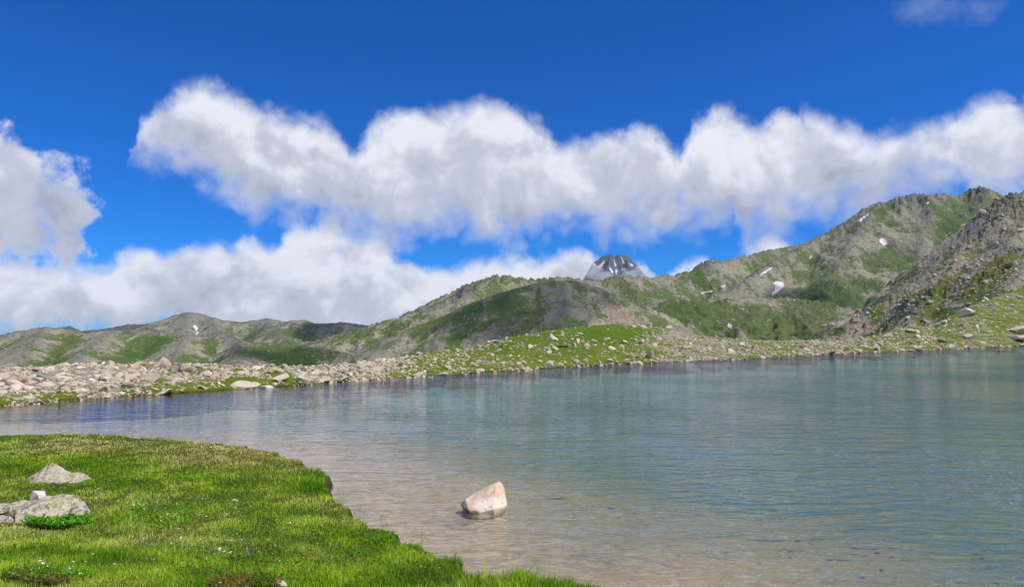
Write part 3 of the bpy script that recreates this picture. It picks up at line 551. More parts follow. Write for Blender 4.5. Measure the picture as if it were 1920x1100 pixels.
# near right slope
M_near = mountain_mat('near_slope_scree', 0.9, rock=(0.38, 0.335, 0.235), rock2=(0.15, 0.135, 0.10), speck=(0.56, 0.51, 0.38), grass=(0.075, 0.115, 0.012), grass2=(0.13, 0.13, 0.025), bump=1.3)
mountain('near_right_slope', 'steep rocky slope with scree and green ledges at the right', 1440, 2350, 1.6, 150, 460, 300,
    [rg([(1520, 662, 300), (1557, 640, 303), (1613, 594, 308), (1680, 553, 314), (1747, 507, 320), (1780, 473, 324), (1798, 455, 326), (1813, 440, 328), (1830, 422, 330), (1847, 405, 333), (1873, 384, 336), (1897, 370, 338), (1920, 366, 340), (2000, 350, 345), (2350, 280, 380)], 0.78, 3),
     rg([(1950, 372, 338), (1890, 455, 300), (1835, 545, 262)], 0.75, 6), rg([(1813, 448, 326), (1770, 530, 292), (1715, 598, 262)], 0.75, 5), rg([(1920, 500, 270), (1900, 540, 245)], 0.6, 8)],
    lambda x, y: -6 + 0 * x, M_near, 300, gully=0.22, gscale=22, crag=3.2, rough=1.3, rs=6.0, grass=0.42, gvar=1.0,
    gl=[(1840, 535, 60, 14, 30, 2.2), (1770, 545, 40, 14, 40, 1.8), (1720, 575, 40, 22, 0, 1.0), (1880, 500, 60, 16, 35, 1.2), (1780, 478, 24, 8, 35, 1.2), (1760, 590, 60, 14, 10, 1.0), (1570, 625, 14, 12, 0, 1.6), (1830, 570, 40, 8, 30, 1.0), (1640, 590, 20, 16, 30, 0.5)],
    bl=[(1650, 580, 70, 12, 38, .45), (1720, 520, 60, 8, 38, .3), (1625, 620, 40, 18, 20, .25)],
    crag_l=[(1700, 575, 20, 22, 0, 1.1), (1740, 560, 40, 22, 25, .7), (1800, 540, 40, 18, 30, .6), (1850, 430, 40, 34, 45, .9), (1890, 390, 40, 22, 30, .9), (1870, 510, 50, 12, 35, .8), (1905, 480, 30, 20, 0, .6), (1622, 613, 5, 7, 0, 1), (1664, 614, 4, 4, 0, .8)])
print('mountains', time.time() - T0)

# snow patches: thin drifts lying on the slopes
from mathutils.bvhtree import BVHTree
m, N = mat('old_snow'); n = N.noise(pos(N), 0.3, 5, 0.6); d = N.new('ShaderNodeBsdfPrincipled', Base_Color=N.mix(n, (0.52, 0.48, 0.45), (0.74, 0.72, 0.71)), Roughness=0.6); finish(m, N, d.outputs[0]); M_snow = m
_bvh = {}
def tree_of(name):
    if name not in _bvh:
        me = MT[name][0].data; _bvh[name] = BVHTree.FromPolygons([v.co[:] for v in me.vertices], [p.vertices[:] for p in me.polygons])
    return _bvh[name]
def snow(host, poly_px, thick, step=1.0, label=None):
    P = np.array(poly_px, float); bv = tree_of(host)
    x0, y0 = P.min(0) - 1; x1, y1 = P.max(0) + 1
    gx = np.arange(x0, x1 + step, step); gy = np.arange(y0, y1 + step, step); GX, GY = np.meshgrid(gx, gy)
    ins = inside(GX + 1.2 * pn(GX / 3, GY / 3, 3), GY + 1.2 * pn(GX / 3, GY / 3, 9), P); V = []; idx = {}
    for i in range(GX.shape[0]):
        for j in range(GX.shape[1]):
            if not ins[i, j]: continue
            r = Vector(ray(GX[i, j], GY[i, j])).normalized(); h = bv.ray_cast(Vector(CAM), r)
            if h[0] is None: continue
            idx[i, j] = len(V); V.append(h[0] - r * 0.3 + Vector((0, 0, thick)))
    Fc = [(idx[i, j], idx[i, j + 1], idx[i + 1, j + 1], idx[i + 1, j]) for (i, j) in idx if (i, j + 1) in idx and (i + 1, j + 1) in idx and (i + 1, j) in idx]
    if not Fc: return
    me = bpy.data.meshes.new('snow_patch'); me.from_pydata([v[:] for v in V], [], Fc); me.materials.append(M_snow)
    bm = bmesh.new(); bm.from_mesh(me)                     # give the drift its edge down to the ground
    ed = [e for e in bm.edges if len(e.link_faces) == 1]; r_ = bmesh.ops.extrude_edge_only(bm, edges=ed)
    for v in [g for g in r_['geom'] if isinstance(g, bmesh.types.BMVert)]: v.co.z -= thick * 2
    bm.to_mesh(me); bm.free(); me.polygons.foreach_set('use_smooth', [True] * len(me.polygons))
    o = link('snow_patch', me, MT[host][0])
    if label: o['label'] = label
    return o
snow('right_mountain', [(1648, 449), (1655, 446), (1663, 451), (1664, 459), (1658, 462), (1648, 455)], .8, label='bright oval snow patch high on the slope')
snow('right_mountain', [(1447, 530), (1458, 527), (1470, 530), (1470, 538), (1460, 547), (1452, 552), (1446, 552), (1453, 543), (1452, 535)], .8, label='hook-shaped snow patch above the green knolls')
snow('right_mountain', [(1608, 415), (1628, 400), (1630, 404), (1612, 417)], 1.2, label='thin snow cornice on the skyline')
snow('right_mountain', [(1424, 514), (1436, 507), (1449, 499), (1449, 503), (1437, 511), (1426, 517)], .8, .8)
snow('right_mountain', [(1313, 549), (1324, 546), (1337, 544), (1336, 548), (1324, 549), (1316, 552)], .6, .8)
snow('right_mountain', [(1350, 537), (1361, 534), (1360, 538), (1352, 540)], .6, .8)
snow('right_mountain', [(1363, 612), (1366, 606), (1372, 609), (1374, 613), (1368, 616)], .5, .8)
snow('right_mountain', [(1199, 578), (1210, 575), (1211, 578), (1201, 582)], .5, .8)
snow('right_mountain', [(1706, 506), (1710, 507), (1716, 514), (1713, 515)], .5, .8)
snow('right_mountain', [(1736, 381), (1743, 377), (1742, 381), (1738, 384)], .5, .8)
snow('right_mountain', [(1517, 483), (1521, 477), (1523, 482), (1519, 486)], .5, .8)
snow('right_mountain', [(1484, 560), (1492, 561), (1488, 565)], .5, .8)
snow('far_left_mountain', [(360, 611), (366, 609), (371, 613), (372, 618), (367, 621), (364, 615)], 1, .8)
snow('far_left_mountain', [(367, 623), (373, 622), (371, 628), (367, 628)], 1, .8)
for pl in ([(1117, 500), (1124, 497), (1130, 491), (1135, 487), (1132, 495), (1127, 502), (1122, 504)], [(1150, 486), (1153, 490), (1156, 499), (1153, 500)], [(1163, 479), (1167, 484), (1171, 494), (1168, 495)], [(1141, 500), (1146, 503), (1151, 512), (1147, 514)], [(1165, 504), (1172, 502), (1178, 508), (1180, 516), (1172, 513), (1167, 516)], [(1178, 492), (1187, 497), (1190, 501), (1182, 498)], [(1112, 493), (1118, 496), (1113, 499)], [(1155, 503), (1158, 508), (1156, 516), (1153, 510)]):
    snow('rocky_peak', pl, 3, .5)
print('snow', time.time() - T0)

# ------------------------------------------------------------------ stones
def ico(sub):
    bm = bmesh.new(); bmesh.ops.create_icosphere(bm, subdivisions=sub, radius=1.0)
    V = np.array([v.co[:] for v in bm.verts]); Fc = np.array([[v.index for v in f.verts] for f in bm.faces]); bm.free(); return V, Fc
ICO = {k: ico(k) for k in (1, 2, 3, 4)}
def stone_shape(rng, sub, cuts=9, flat=0.7, rough=0.05):
    V, Fc = ICO[sub]; V = V.copy()
    for _ in range(cuts):
        n = rng.normal(size=3); n /= np.linalg.norm(n); d = rng.uniform(0.3, 0.72)
        dt = V @ n; k = dt > d; V[k] -= np.outer(dt[k] - d, n)
    V *= rng.uniform([0.8, 0.7, 0.45], [1.25, 1.0, 0.9]) * [1, 1, flat / 0.7]
    if rough: V += rough * np.stack([pn(V[:, 0] * 2 + V[:, 2], V[:, 1] * 2, i) for i in range(3)], -1)
    return V.astype(np.float32), Fc
rs_ = np.random.default_rng(3)
VAR2 = [stone_shape(rs_, 2, rs_.integers(7, 11), rs_.uniform(0.4, 0.8), 0.02) for _ in range(18)]
VAR1 = [stone_shape(rs_, 1, rs_.integers(5, 8), rs_.uniform(0.4, 0.8), 0.02) for _ in range(18)]
VMESH = [np_mesh('boulder', v, f, M_rubble) for v, f in VAR2]
def rotm(rng, n, tilt=0.5):
    a = rng.uniform(0, 2 * np.pi, n); b = rng.normal(0, tilt, n); c = rng.normal(0, tilt, n)
    ca, sa, cb, sb_, cc_, sc_ = np.cos(a), np.sin(a), np.cos(b), np.sin(b), np.cos(c), np.sin(c); Z_ = 0 * a; I = Z_ + 1
    Rz = np.stack([ca, -sa, Z_, sa, ca, Z_, Z_, Z_, I], -1).reshape(-1, 3, 3); Rx = np.stack([I, Z_, Z_, Z_, cb, -sb_, Z_, sb_, cb], -1).reshape(-1, 3, 3); Ry = np.stack([cc_, Z_, sc_, Z_, I, Z_, -sc_, Z_, cc_], -1).reshape(-1, 3, 3)
    return Rz @ Rx @ Ry
def joined(name, P, S, Rm, tint, matl, variants, label, parent=None):
    Vs, Fs, Ts = [], [], []; off = 0; vi = RNG.integers(0, len(variants), len(P))
    for k in range(len(variants)):
        sel = np.where(vi == k)[0]
        if not len(sel): continue
        v, f = variants[k]; W_ = np.einsum('nij,vj->nvi', Rm[sel], v) * S[sel][:, None, None] + P[sel][:, None, :]
        Vs.append(W_.reshape(-1, 3)); Fs.append((f[None] + (np.arange(len(sel)) * len(v))[:, None, None] + off).reshape(-1, 3)); Ts.append(np.repeat(tint[sel], len(v))); off += len(sel) * len(v)
    o = link(name, np_mesh(name, np.vstack(Vs), np.vstack(Fs), matl, {'tint': np.concatenate(Ts)})); tag(o, label, kind='stuff'); return o

# scatter over the far shore
def scatter(n, u0, u1, smed, ssig, smax, tmax=1.06, thr=0.35, seed=0, tmin=0.0, grow=0.0):
    g = np.random.default_rng(seed); u = g.uniform(u0, u1, n); t = g.uniform(tmin, tmax, n)
    ds, dc = interp(u, sh_tab, 1), interp(u, cr_tab, 1); y = ds + t * (dc - ds); x = (u - 960) / F * y * math.cos(PITCH)
    z, uu, d, tt = shore_z(x, y, True); rk = rocky_field(uu, tt, x, y)
    s = smed * np.exp(g.normal(0, ssig, n)) * (1 + grow * (y / 60 - 1)); s = np.minimum(s, smax)
    keep = (rk + g.normal(0, 0.15, n) > thr) & (d > -0.15)
    return x[keep], y[keep], z[keep], s[keep]
parts_ = []
parts_.append(scatter(3600, -120, 720, 0.115, 0.62, 0.5, seed=1, thr=0.36))
parts_.append(scatter(330, -120, 660, 0.27, 0.35, 0.55, seed=12, thr=0.3))
parts_.append(scatter(15000, -120, 760, 0.058, 0.4, 0.2, seed=2, thr=0.28))
parts_.append(scatter(420, 640, 1230, 0.20, 0.50, 0.7, seed=3, thr=-0.15))
parts_.append(scatter(3200, 640, 1230, 0.095, 0.40, 0.25, seed=4, thr=0.02))
parts_.append(scatter(700, 1190, 1560, 0.20, 0.50, 0.8, seed=5, thr=0.30))
parts_.append(scatter(5200, 1180, 1600, 0.11, 0.40, 0.30, seed=6, thr=0.27))
parts_.append(scatter(420, 1560, 1990, 0.30, 0.50, 1.1, seed=7, thr=0.33, grow=0.25))
parts_.append(scatter(3600, 1500, 1990, 0.14, 0.45, 0.5, seed=8, thr=0.27, grow=0.25))
x, y, z, s = [np.concatenate([p[i] for p in parts_]) for i in range(4)]
# stones along the waterline
gl_rng = np.random.default_rng(17); uu = gl_rng.uniform(-60, 1960, 700); yy = interp(uu, sh_tab, 1) + gl_rng.uniform(-0.2, 0.5, 700); xx = (uu - 960) / F * yy * math.cos(PITCH)
ss_ = np.exp(gl_rng.normal(0, 0.5, 700)) * 0.10 * (0.5 + yy / 60)
x, y, z, s = np.append(x, xx), np.append(y, yy), np.append(z, np.maximum(shore_z(xx, yy), -0.05)), np.append(s, ss_)
s = np.maximum(s, 0.0010 * y)
P = np.stack([x, y, z + s * 0.04], -1); Rm = rotm(RNG, len(P), 0.45); tint = RNG.uniform(0, 1, len(P))

# hand placed boulders that stand out in the photograph: (px centre, py base, width px, height px, label, variant, tint)
special = [
    (313, 690, 24, 20, 'tall pale upright boulder on the skyline of the left rubble', 0, 2), (343, 697, 30, 18, 'squat pale block just right of the tall upright boulder', 1, 1),
    (368, 690, 22, 14, 'wedge-shaped pale boulder leaning left on the rubble skyline', 2, 1), (288, 716, 32, 20, 'brownish pyramid boulder in the middle of the left rubble', 3, 0),
    (73, 709, 28, 9, 'brown flat-faced boulder lying in the left rubble', 4, 6), (76, 696, 26, 10, 'reddish two-part boulder on top of the left rubble', 5, 5),
    (137, 687, 16, 7, 'small pale boulder on the left skyline', 6, 3), (450, 727, 50, 18, 'big flat pale slab at the water edge of the left shore', 7, 2),
    (527, 713, 36, 14, 'wide cream block on the turf right of the big flat slab', 8, 2), (306, 740, 44, 9, 'long low white slab lying at the waterline', 9, 3),
    (497, 727, 26, 6, 'small white slab in the water beside the green bank', 10, 3), (384, 705, 26, 12, 'sloping pale slab in the left rubble below the skyline', 11, 3),
    (447, 701, 20, 9, 'pale boulder on the turf gap of the left shore', 12, 3), (150, 700, 30, 9, 'flat pink-grey slab in the left rubble', 13, 1),
    (1031, 636, 22, 17, 'largest jagged grey boulder on the upper green hillside', 14, 2), (1083, 643, 11, 12, 'upright twin-topped pale boulder on the green hillside', 15, 3),
    (1041, 639, 15, 8, 'pale rock at the right foot of the largest jagged boulder', 16, 3), (993, 654, 12, 8, 'small pale boulder left of the hillside centre', 17, 3),
    (1115, 643, 14, 8, 'grey flat boulder on the middle of the green hillside', 0, 1), (1148, 655, 17, 7, 'pale oval boulder below the bright green patch', 1, 3),
    (1170, 643, 16, 8, 'pale ridge-shaped boulder right of the bright green patch', 2, 3), (1203, 644, 14, 9, 'square brown-edged boulder at the right of the green patch', 3, 0),
    (1221, 672, 20, 20, 'tall grey pointed boulder near the water on the stony slope', 4, 1), (1144, 678, 14, 7, 'cream boulder close above the waterline below the hill', 5, 3),
    (1252, 619, 13, 11, 'round cream boulder on the skyline right of the green hill', 6, 2), (1188, 614, 9, 6, 'small cream boulder on the hill crest', 7, 2), (1145, 615, 9, 7, 'dark-edged tilted rock on the hill crest', 8, 3),
    (1041, 656, 14, 7, 'cream slab low on the green hillside', 9, 3), (1060, 682, 11, 8, 'rounded pale rock near the water below the hill', 10, 3),
    (787, 665, 16, 7, 'pale boulder alone on the crest left of the green hill', 11, 2),
    (1708, 624, 19, 12, 'flat-topped cream boulder with a dark underside on the right shore', 12, 2), (1664, 632, 24, 11, 'slanting pale slab at the foot of the scree', 13, 1),
    (1680, 627, 11, 6, 'small cream rock right of the slanting pale slab', 14, 3), (1705, 634, 16, 7, 'left one of the two pale boulders under the flat-topped boulder', 15, 3), (1720, 633, 14, 8, 'right one of the two pale boulders under the flat-topped boulder', 16, 3),
    (1811, 592, 36, 14, 'long pale boulder with a dark left face on the right slope', 17, 3), (1908, 624, 30, 14, 'large brown-shaded boulder at the right edge of the shore', 0, 2), (1903, 636, 44, 10, 'long flat boulder in front of the large right-edge boulder', 1, 0),
    (1831, 615, 14, 10, 'pale pointed boulder on the ochre turf of the right slope', 2, 3), (1770, 606, 14, 7, 'round pale boulder at the upper edge of the right turf', 3, 3), (1858, 630, 18, 5, 'low white slab beside the bright green turf', 4, 3),
    (1766, 641, 16, 8, 'grey low block on the turf strip of the right shore', 5, 4), (1812, 634, 22, 9, 'grey block in front of the bright green turf', 6, 4)]
taken = np.zeros(len(P), bool); ppx, ppy, pd = project(P)
for (cx, by, wpx, hpx, lab, vi, tn) in special:
    # find where the sight line through the boulder's foot meets the shore
    best = None
    for dd_ in np.linspace(float(np.interp(cx, [r[0] for r in sh_tab], [r[1] for r in sh_tab])) - 0.5, float(np.interp(cx, [r[0] for r in cr_tab], [r[1] for r in cr_tab])) * 1.01, 160):
        q = at_y(cx, by, dd_); e = q[2] - float(shore_z(np.array([q[0]]), np.array([q[1]]))[0])
        if best is None or abs(e) < abs(best[0]): best = (e, q)
        if e < 0: break
    q = best[1]; dist = q[1]; wid = wpx * dist / F; hei = hpx * dist / F; z0 = max(float(shore_z(np.array([q[0]]), np.array([q[1]]))[0]), -0.05)
    o = link('boulder', VMESH[vi]); ext = VAR2[vi][0].max(0) - VAR2[vi][0].min(0)
    o.scale = (wid * 0.9 / ext[0], wid * 0.7 / ext[1], hei * 1.2 / ext[2]); o.location = (q[0], q[1], z0 + hei * 0.30)
    o.rotation_euler = (RNG.normal(0, .1), RNG.normal(0, .12), RNG.choice([0, math.pi]) + RNG.normal(0, .15))
    o['tone_value'] = (tn + 0.001) / 6.01; tag(o, lab, 'boulder', 'boulders standing out on the far shore')
    taken |= (np.abs(ppx - cx) < wpx * 0.55) & (ppy < by + 2) & (ppy > by - hpx * 1.1) & (pd < dist * 1.1)
P, s, Rm, tint = P[~taken], s[~taken], Rm[~taken], tint[~taken]
ppx, ppy, pd = project(P)
key = s / pd * ((ppx > -5) & (ppx < 1925)); order = np.argsort(-key); nind = 250
ind = order[:nind]; rest = order[nind:]
TONES = ['beige', 'brownish-grey', 'yellowish cream', 'bright cream', 'plain grey', 'pinkish', 'dark brown']
ANCH = [(c[0], c[1] - c[3] / 2, c[4]) for c in special]
_used = {}
def rock_label(px, py, sz, vi, tn):
    e = VAR2[vi][0].max(0) - VAR2[vi][0].min(0); shp = 'flat' if e[2] / e[0] < 0.42 else ('blocky' if e[2] / e[0] < 0.58 else 'upright')
    a_ = sorted(ANCH, key=lambda q: math.hypot((q[0] - px), 3 * (q[1] - py)))
    tone_ = TONES[int(round(tn * 6))]; wtl = float(np.interp(px, [r[0] for r in shore_px], [r[1] for r in shore_px])) - py
    for q in a_[:3]:
        dx, dy = px - q[0], py - q[1]; side = 'left' if dx < 0 else 'right'; dd_ = math.hypot(dx, dy)
        near = 'touching, on the' if dd_ < 16 else ('close on the' if dd_ < 34 else ('a little way' if dd_ < 60 else 'well out'))
        vert = '' if abs(dy) < 5 else (' uphill' if dy < 0 else ' downhill')
        ref = ' '.join(w_ for w_ in q[2].replace(',', '').split())
        head = f'{shp} {tone_} {"waterline " if wtl < 6 else ""}rock {near.replace("touching, on the", "right beside")} {"" if near.startswith("touch") else side}{vert} of'
        short = SHORT[q[2]]
        lab = ' '.join(f'{shp} {tone_} {"waterline " if wtl < 6 else ""}rock {near if not near.startswith("touch") else "hard against the"} {side}{vert} of the {short}'.split())
        for pre in ('', 'larger ' if sz > 9 else 'small ', 'tilted '):
            L = pre + lab
            if len(L.split()) <= 16 and L not in _used: _used[L] = 1; return L
    return lab
def _short(t):
    w_ = t.split(); out = []
    for x_ in w_:
        if x_ in ('on', 'in', 'at', 'under', 'just', 'with', 'below', 'beside', 'lying', 'leaning', 'near', 'close', 'above', 'alone', 'right', 'of', 'left') and len(out) >= 2 and out[-1] in ('boulder', 'block', 'slab', 'rock', 'boulders', 'flat', 'stone'): break
        out.append(x_)
    return ' '.join(out[:5])
SHORT = {c[4]: _short(c[4]) for c in special}
for i in ind:
    vi = int(RNG.integers(0, 18)); o = link('rock', VMESH[vi]); o.location = P[i]; o.scale = (float(s[i]),) * 3; o.rotation_euler = Matrix(Rm[i].tolist()).to_euler()
    e = (VAR2[vi][0].max(0) - VAR2[vi][0].min(0))[0] * s[i] / pd[i] * F; o['tone_value'] = float(tint[i]) * 0.998
    tag(o, rock_label(ppx[i], ppy[i], e, vi, tint[i]), 'rock', 'pale rocks scattered over the far shore')
big_ = rest[s[rest] / pd[rest] * F > 2.4]; sml = rest[s[rest] / pd[rest] * F <= 2.4]
joined('shore_rubble', P[big_], s[big_], Rm[big_], tint[big_], M_rubble, VAR2, 'countless pale stones of the far shore')
joined('shore_gravel', P[sml], s[sml], Rm[sml], tint[sml], M_rubble, VAR1, 'small stones and gravel strewn over the far shore turf')
print('rubble', len(P), time.time() - T0)

# scree blocks on the near right slope
o_, V_, us_, dep_ = MT['near_right_slope']; g = np.random.default_rng(23); n = 9000
fi = g.uniform(0, V_.shape[0] - 2, n); fj = g.uniform(0, V_.shape[1] * 0.62, n); a, b_ = fi.astype(int), fj.astype(int); Q = V_[a, b_] + (V_[a + 1, b_ + 1] - V_[a, b_]) * g.uniform(0, 1, (n, 1))
qx, qy, qd = project(Q); dens = fbm(Q[:, 0], Q[:, 1], 20, 4, 91) + 0.6 * fbm(Q[:, 0], Q[:, 1], 5, 2, 95); k = (Q[:, 2] > 0) & (dens > -0.15) & (qx < 2000)
Q = Q[k]; S = 0.42 * np.exp(g.normal(0, 0.55, len(Q))); S = np.minimum(S, 2.2); Q[:, 2] += S * 0.15
# crags: taller broken blocks crowding the outcrops
Vf = V_.reshape(-1, 3); vx, vy, vd = project(Vf)
cw = blobs(vx, vy, [(1700, 578, 22, 24, 0, 1), (1735, 562, 34, 20, 25, .8), (1800, 545, 34, 14, 30, .8), (1850, 430, 36, 30, 45, 1), (1893, 392, 40, 20, 30, 1), (1875, 510, 46, 10, 35, .9), (1908, 480, 24, 18, 0, .7), (1762, 590, 30, 10, 20, .5)])
cand = np.where((g.uniform(0, 1, len(Vf)) < np.clip(cw - 0.25, 0, 1) * 0.06) & (Vf[:, 2] > 1))[0]
Qc = Vf[cand] + g.normal(0, 0.4, (len(cand), 3)) * [1, 1, 0.2]; Sc = np.minimum(1.15 * np.exp(g.normal(0, 0.4, len(Qc))), 2.8); Qc[:, 2] += Sc * 0.1
Q = np.vstack([Q, Qc]); S = np.concatenate([S, Sc]); print('crag blocks', len(Qc))
joined('scree_blocks', Q, S, rotm(g, len(Q), 0.7), g.uniform(0, 1, len(Q)), M_grey, VAR1, 'broken grey blocks strewn over the steep right slope')

# ---- foreground stones, each shaped after its own outline
def hull_stone(name, pts, matl, sub=3, rough=0.015, seed=0, bevel=0.02, parent=None, loc=(0, 0, 0), rough_scale=5.0):
    bm = bmesh.new()
    for p in pts: bm.verts.new(p)
    r_ = bmesh.ops.convex_hull(bm, input=bm.verts)
    junk = [v for v in bm.verts if not v.link_faces]
    bmesh.ops.delete(bm, geom=junk, context='VERTS')
    bmesh.ops.dissolve_limit(bm, angle_limit=R(6), verts=bm.verts, edges=bm.edges)
    bmesh.ops.bevel(bm, geom=list(bm.edges), offset=bevel, segments=2, affect='EDGES', profile=0.6)
    bmesh.ops.triangulate(bm, faces=bm.faces)
    for _ in range(sub):
        ln = [e for e in bm.edges if e.calc_length() > 0.05]
        if not ln: break
        bmesh.ops.subdivide_edges(bm, edges=ln, cuts=1); bmesh.ops.triangulate(bm, faces=bm.faces)
    bm.normal_update()
    co = np.array([v.co[:] for v in bm.verts]); no = np.array([v.normal[:] for v in bm.verts])
    k = rough_scale
    X_, Y_, Z_ = co[:, 0] * k, co[:, 1] * k, co[:, 2] * k
    nz = (fbm(X_, Y_, 1.0, 4, seed, 0.6) + fbm(Y_, Z_, 1.0, 4, seed + 3, 0.6) + fbm(Z_, X_, 1.0, 4, seed + 6, 0.6)) * rough * 0.75
    co = co + no * nz[:, None]
    for v, c_ in zip(bm.verts, co): v.co = c_
    me = bpy.data.meshes.new(name); bm.to_mesh(me); bm.free(); me.materials.append(matl); me.polygons.foreach_set('use_smooth', [False] * len(me.polygons))
    o = link(name, me, parent); o.location = loc; return o
# rock standing in the water: outline metres right/up of the centre of its waterline
c_ = at_z(908, 950, 0.0); k_ = c_[1] / F
def rel(px, py, dy, c): return tuple(at_y(px, py, c[1] + dy) - np.asarray(c))
def o2(px, py, dy=0.0): return rel(px, py, dy, c_)
lake_pts = [o2(863, 944, .05), o2(873, 935, -.08), o2(873, 935, .15), o2(880, 960, -.42), o2(895, 962, -.45), o2(925, 954, -.40), o2(950, 947, -.16), o2(951, 938, .1), o2(948, 925, .12), o2(942, 905, .12), o2(936, 901, .08), o2(930, 904, .02), o2(915, 911, .1), o2(890, 923, .12), o2(931, 921, -.12), o2(944, 926, -.06), o2(899, 937, -.26), o2(915, 929, -.20), o2(888, 985, .15), o2(930, 985, .15), o2(885, 972, -.42), o2(897, 975, -.44), o2(928, 966, -.38), o2(948, 960, -.12), o2(925, 950, .35), o2(885, 950, .35)]
lo = hull_stone('boulder', lake_pts, M_lake, 3, 0.012, 4, 0.008, loc=tuple(c_), rough_scale=6)
tag(lo, 'cream angular boulder standing alone in the shallow water', 'boulder')
# underwater stone shadows / dark stones on the bed
# pyramid rock in the meadow
def gz(x, y): return float(meadow_z(np.array([x]), np.array([y]))[0])
def meadow_at(px, py):
    q = at_z(px, py, 0.45)
    for _ in range(12): q = at_z(px, py, gz(q[0], q[1]))
    return q
c_ = meadow_at(105, 902); k_ = c_[1] / F
def o3(cx, cy): return lambda px, py, dy=0.0: rel(px, py, dy, c_)
f3 = o3(105, 902)
pts = [f3(38, 909, .1), f3(60, 893, -.1), f3(75, 880, .05), f3(97, 868, .12), f3(101, 868, .1), f3(118, 877, .1), f3(132, 886, .12), f3(150, 905, -.18), f3(120, 905, -.28), f3(80, 903, -.28), f3(60, 904, -.22), f3(97, 870, .4), f3(70, 915, .55), f3(150, 915, .5), f3(60, 925, -.2), f3(150, 925, -.1)]
e1 = bpy.data.objects.new('boulder', None); COL.objects.link(e1); e1.location = tuple(c_); tag(e1, 'grey lichened pyramid-shaped boulder with a low tail on the meadow', 'boulder')
hull_stone('peak_block', pts, M_lichen, 3, 0.04, 9, 0.012, parent=e1, rough_scale=5)
pts = [f3(120, 893, .1), f3(135, 886, .05), f3(155, 886, .08), f3(165, 891, .05), f3(172, 896, .02), f3(158, 901, -.1), f3(148, 908, -.2), f3(125, 906, -.22), f3(130, 890, .4), f3(160, 895, .4), f3(120, 920, 0), f3(165, 915, 0), f3(150, 920, -.2)]
hull_stone('tail_block', pts, M_lichen, 3, 0.02, 19, 0.015, parent=e1)
# long cracked rock with the small stones on it
c_ = meadow_at(85, 974); k_ = c_[1] / F; f3 = o3(85, 974)
e2 = bpy.data.objects.new('boulder', None); COL.objects.link(e2); e2.location = tuple(c_); tag(e2, 'long low cracked boulder with yellow-green lichen at the left edge of the meadow', 'boulder')
pts = [f3(-10, 955, -.05), f3(20, 950, -.12), f3(30, 940, .12), f3(52, 938, .15), f3(80, 940, .1), f3(100, 933, .12), f3(122, 926, .15), f3(137, 927, .12), f3(150, 934, .1), f3(163, 948, .05), f3(170, 958, -.02), f3(167, 964, -.12), f3(150, 971, -.25), f3(110, 974, -.32), f3(62, 980, -.35), f3(60, 966, -.28), f3(120, 935, .5), f3(40, 945, .5), f3(165, 990, 0), f3(60, 995, -.3), f3(-10, 990, .2)]
hull_stone('main_slab', pts, M_lichen, 3, 0.05, 29, 0.015, parent=e2, rough_scale=4)
pts = [f3(30, 962, -.20), f3(38, 962, -.2), f3(50, 963, -.22), f3(60, 970, -.3), f3(61, 980, -.38), f3(28, 980, -.38), f3(27, 968, -.3), f3(28, 995, -.38), f3(61, 995, -.38), f3(35, 964, .0), f3(55, 966, .0)]
hull_stone('lower_block', pts, M_lichen, 3, 0.012, 39, 0.012, parent=e2)
pts = [f3(-30, 962, -.2), f3(0, 965, -.22), f3(20, 966, -.24), f3(26, 972, -.3), f3(25, 984, -.36), f3(-30, 984, -.36), f3(-30, 995, -.36), f3(25, 998, -.36), f3(10, 966, 0), f3(-30, 966, 0)]
hull_stone('left_block', pts, M_lichen, 3, 0.015, 49, 0.012, parent=e2)
pts = [f3(-35, 948, .1), f3(0, 943, .05), f3(18, 942, .1), f3(24, 948, -.05), f3(16, 957, -.16), f3(4, 962, -.2), f3(-35, 964, -.2), f3(10, 946, .4), f3(-30, 950, .4), f3(20, 960, .2)]
hull_stone('upper_left_block', pts, M_lichen, 3, 0.02, 59, 0.015, parent=e2)
f4 = lambda px, py, dy=0.0: rel(px, py, dy + 0.18, c_)
pts = [f4(56, 934, -.05), f4(58, 926, 0), f4(60, 920, .05), f4(62, 919, 0), f4(84, 920, -.02), f4(86, 928, -.06), f4(88, 938, -.06), f4(75, 939, -.12), f4(70, 926, -.13), f4(56, 938, -.07), f4(62, 921, .14), f4(84, 922, .14), f4(86, 939, .14), f4(58, 939, .12)]
o = hull_stone('stone', pts, M_white, 3, 0.006, 69, 0.006, loc=tuple(c_)); tag(o, 'small white stone standing on top of the long cracked boulder', 'stone')
pts = [f4(75, 916, .05), f4(82, 915, .06), f4(87, 921, .05), f4(90, 938, .03), f4(70, 938, .02), f4(74, 917, .16), f4(86, 918, .16), f4(90, 938, .18), f4(70, 938, .18)]
o = hull_stone('stone', pts, M_dark, 2, 0.006, 79, 0.006, loc=tuple(c_)); tag(o, 'small dark stone propped right behind the white stone', 'stone')
# partly buried pale stone at the bottom edge
c_ = meadow_at(525, 1096); k_ = c_[1] / F; f3 = o3(525, 1096)
pts = [f3(512, 1086, 0), f3(520, 1084, 0), f3(532, 1088, 0), f3(545, 1100, 0), f3(548, 1115, -.1), f3(510, 1115, -.1), f3(525, 1088, .15), f3(545, 1110, .15), f3(510, 1110, .15), f3(530, 1096, -.08)]
o = hull_stone('stone', pts, M_white, 3, 0.008, 89, 0.01, loc=(c_[0], c_[1], c_[2])); tag(o, 'half-buried pale stone beside the brown heather at the bottom edge', 'stone')
c_ = meadow_at(441, 938); f3 = o3(441, 938); k_ = c_[1] / F
pts = [f3(434, 936), f3(440, 934), f3(448, 939), f3(434, 942, -.05), f3(448, 942, -.05), f3(436, 942, .1), f3(447, 942, .1), f3(440, 936, .08)]
o = hull_stone('stone', pts, M_white, 2, 0.005, 91, 0.005, loc=tuple(c_)); tag(o, 'tiny pale stone lying in the open grass', 'stone')
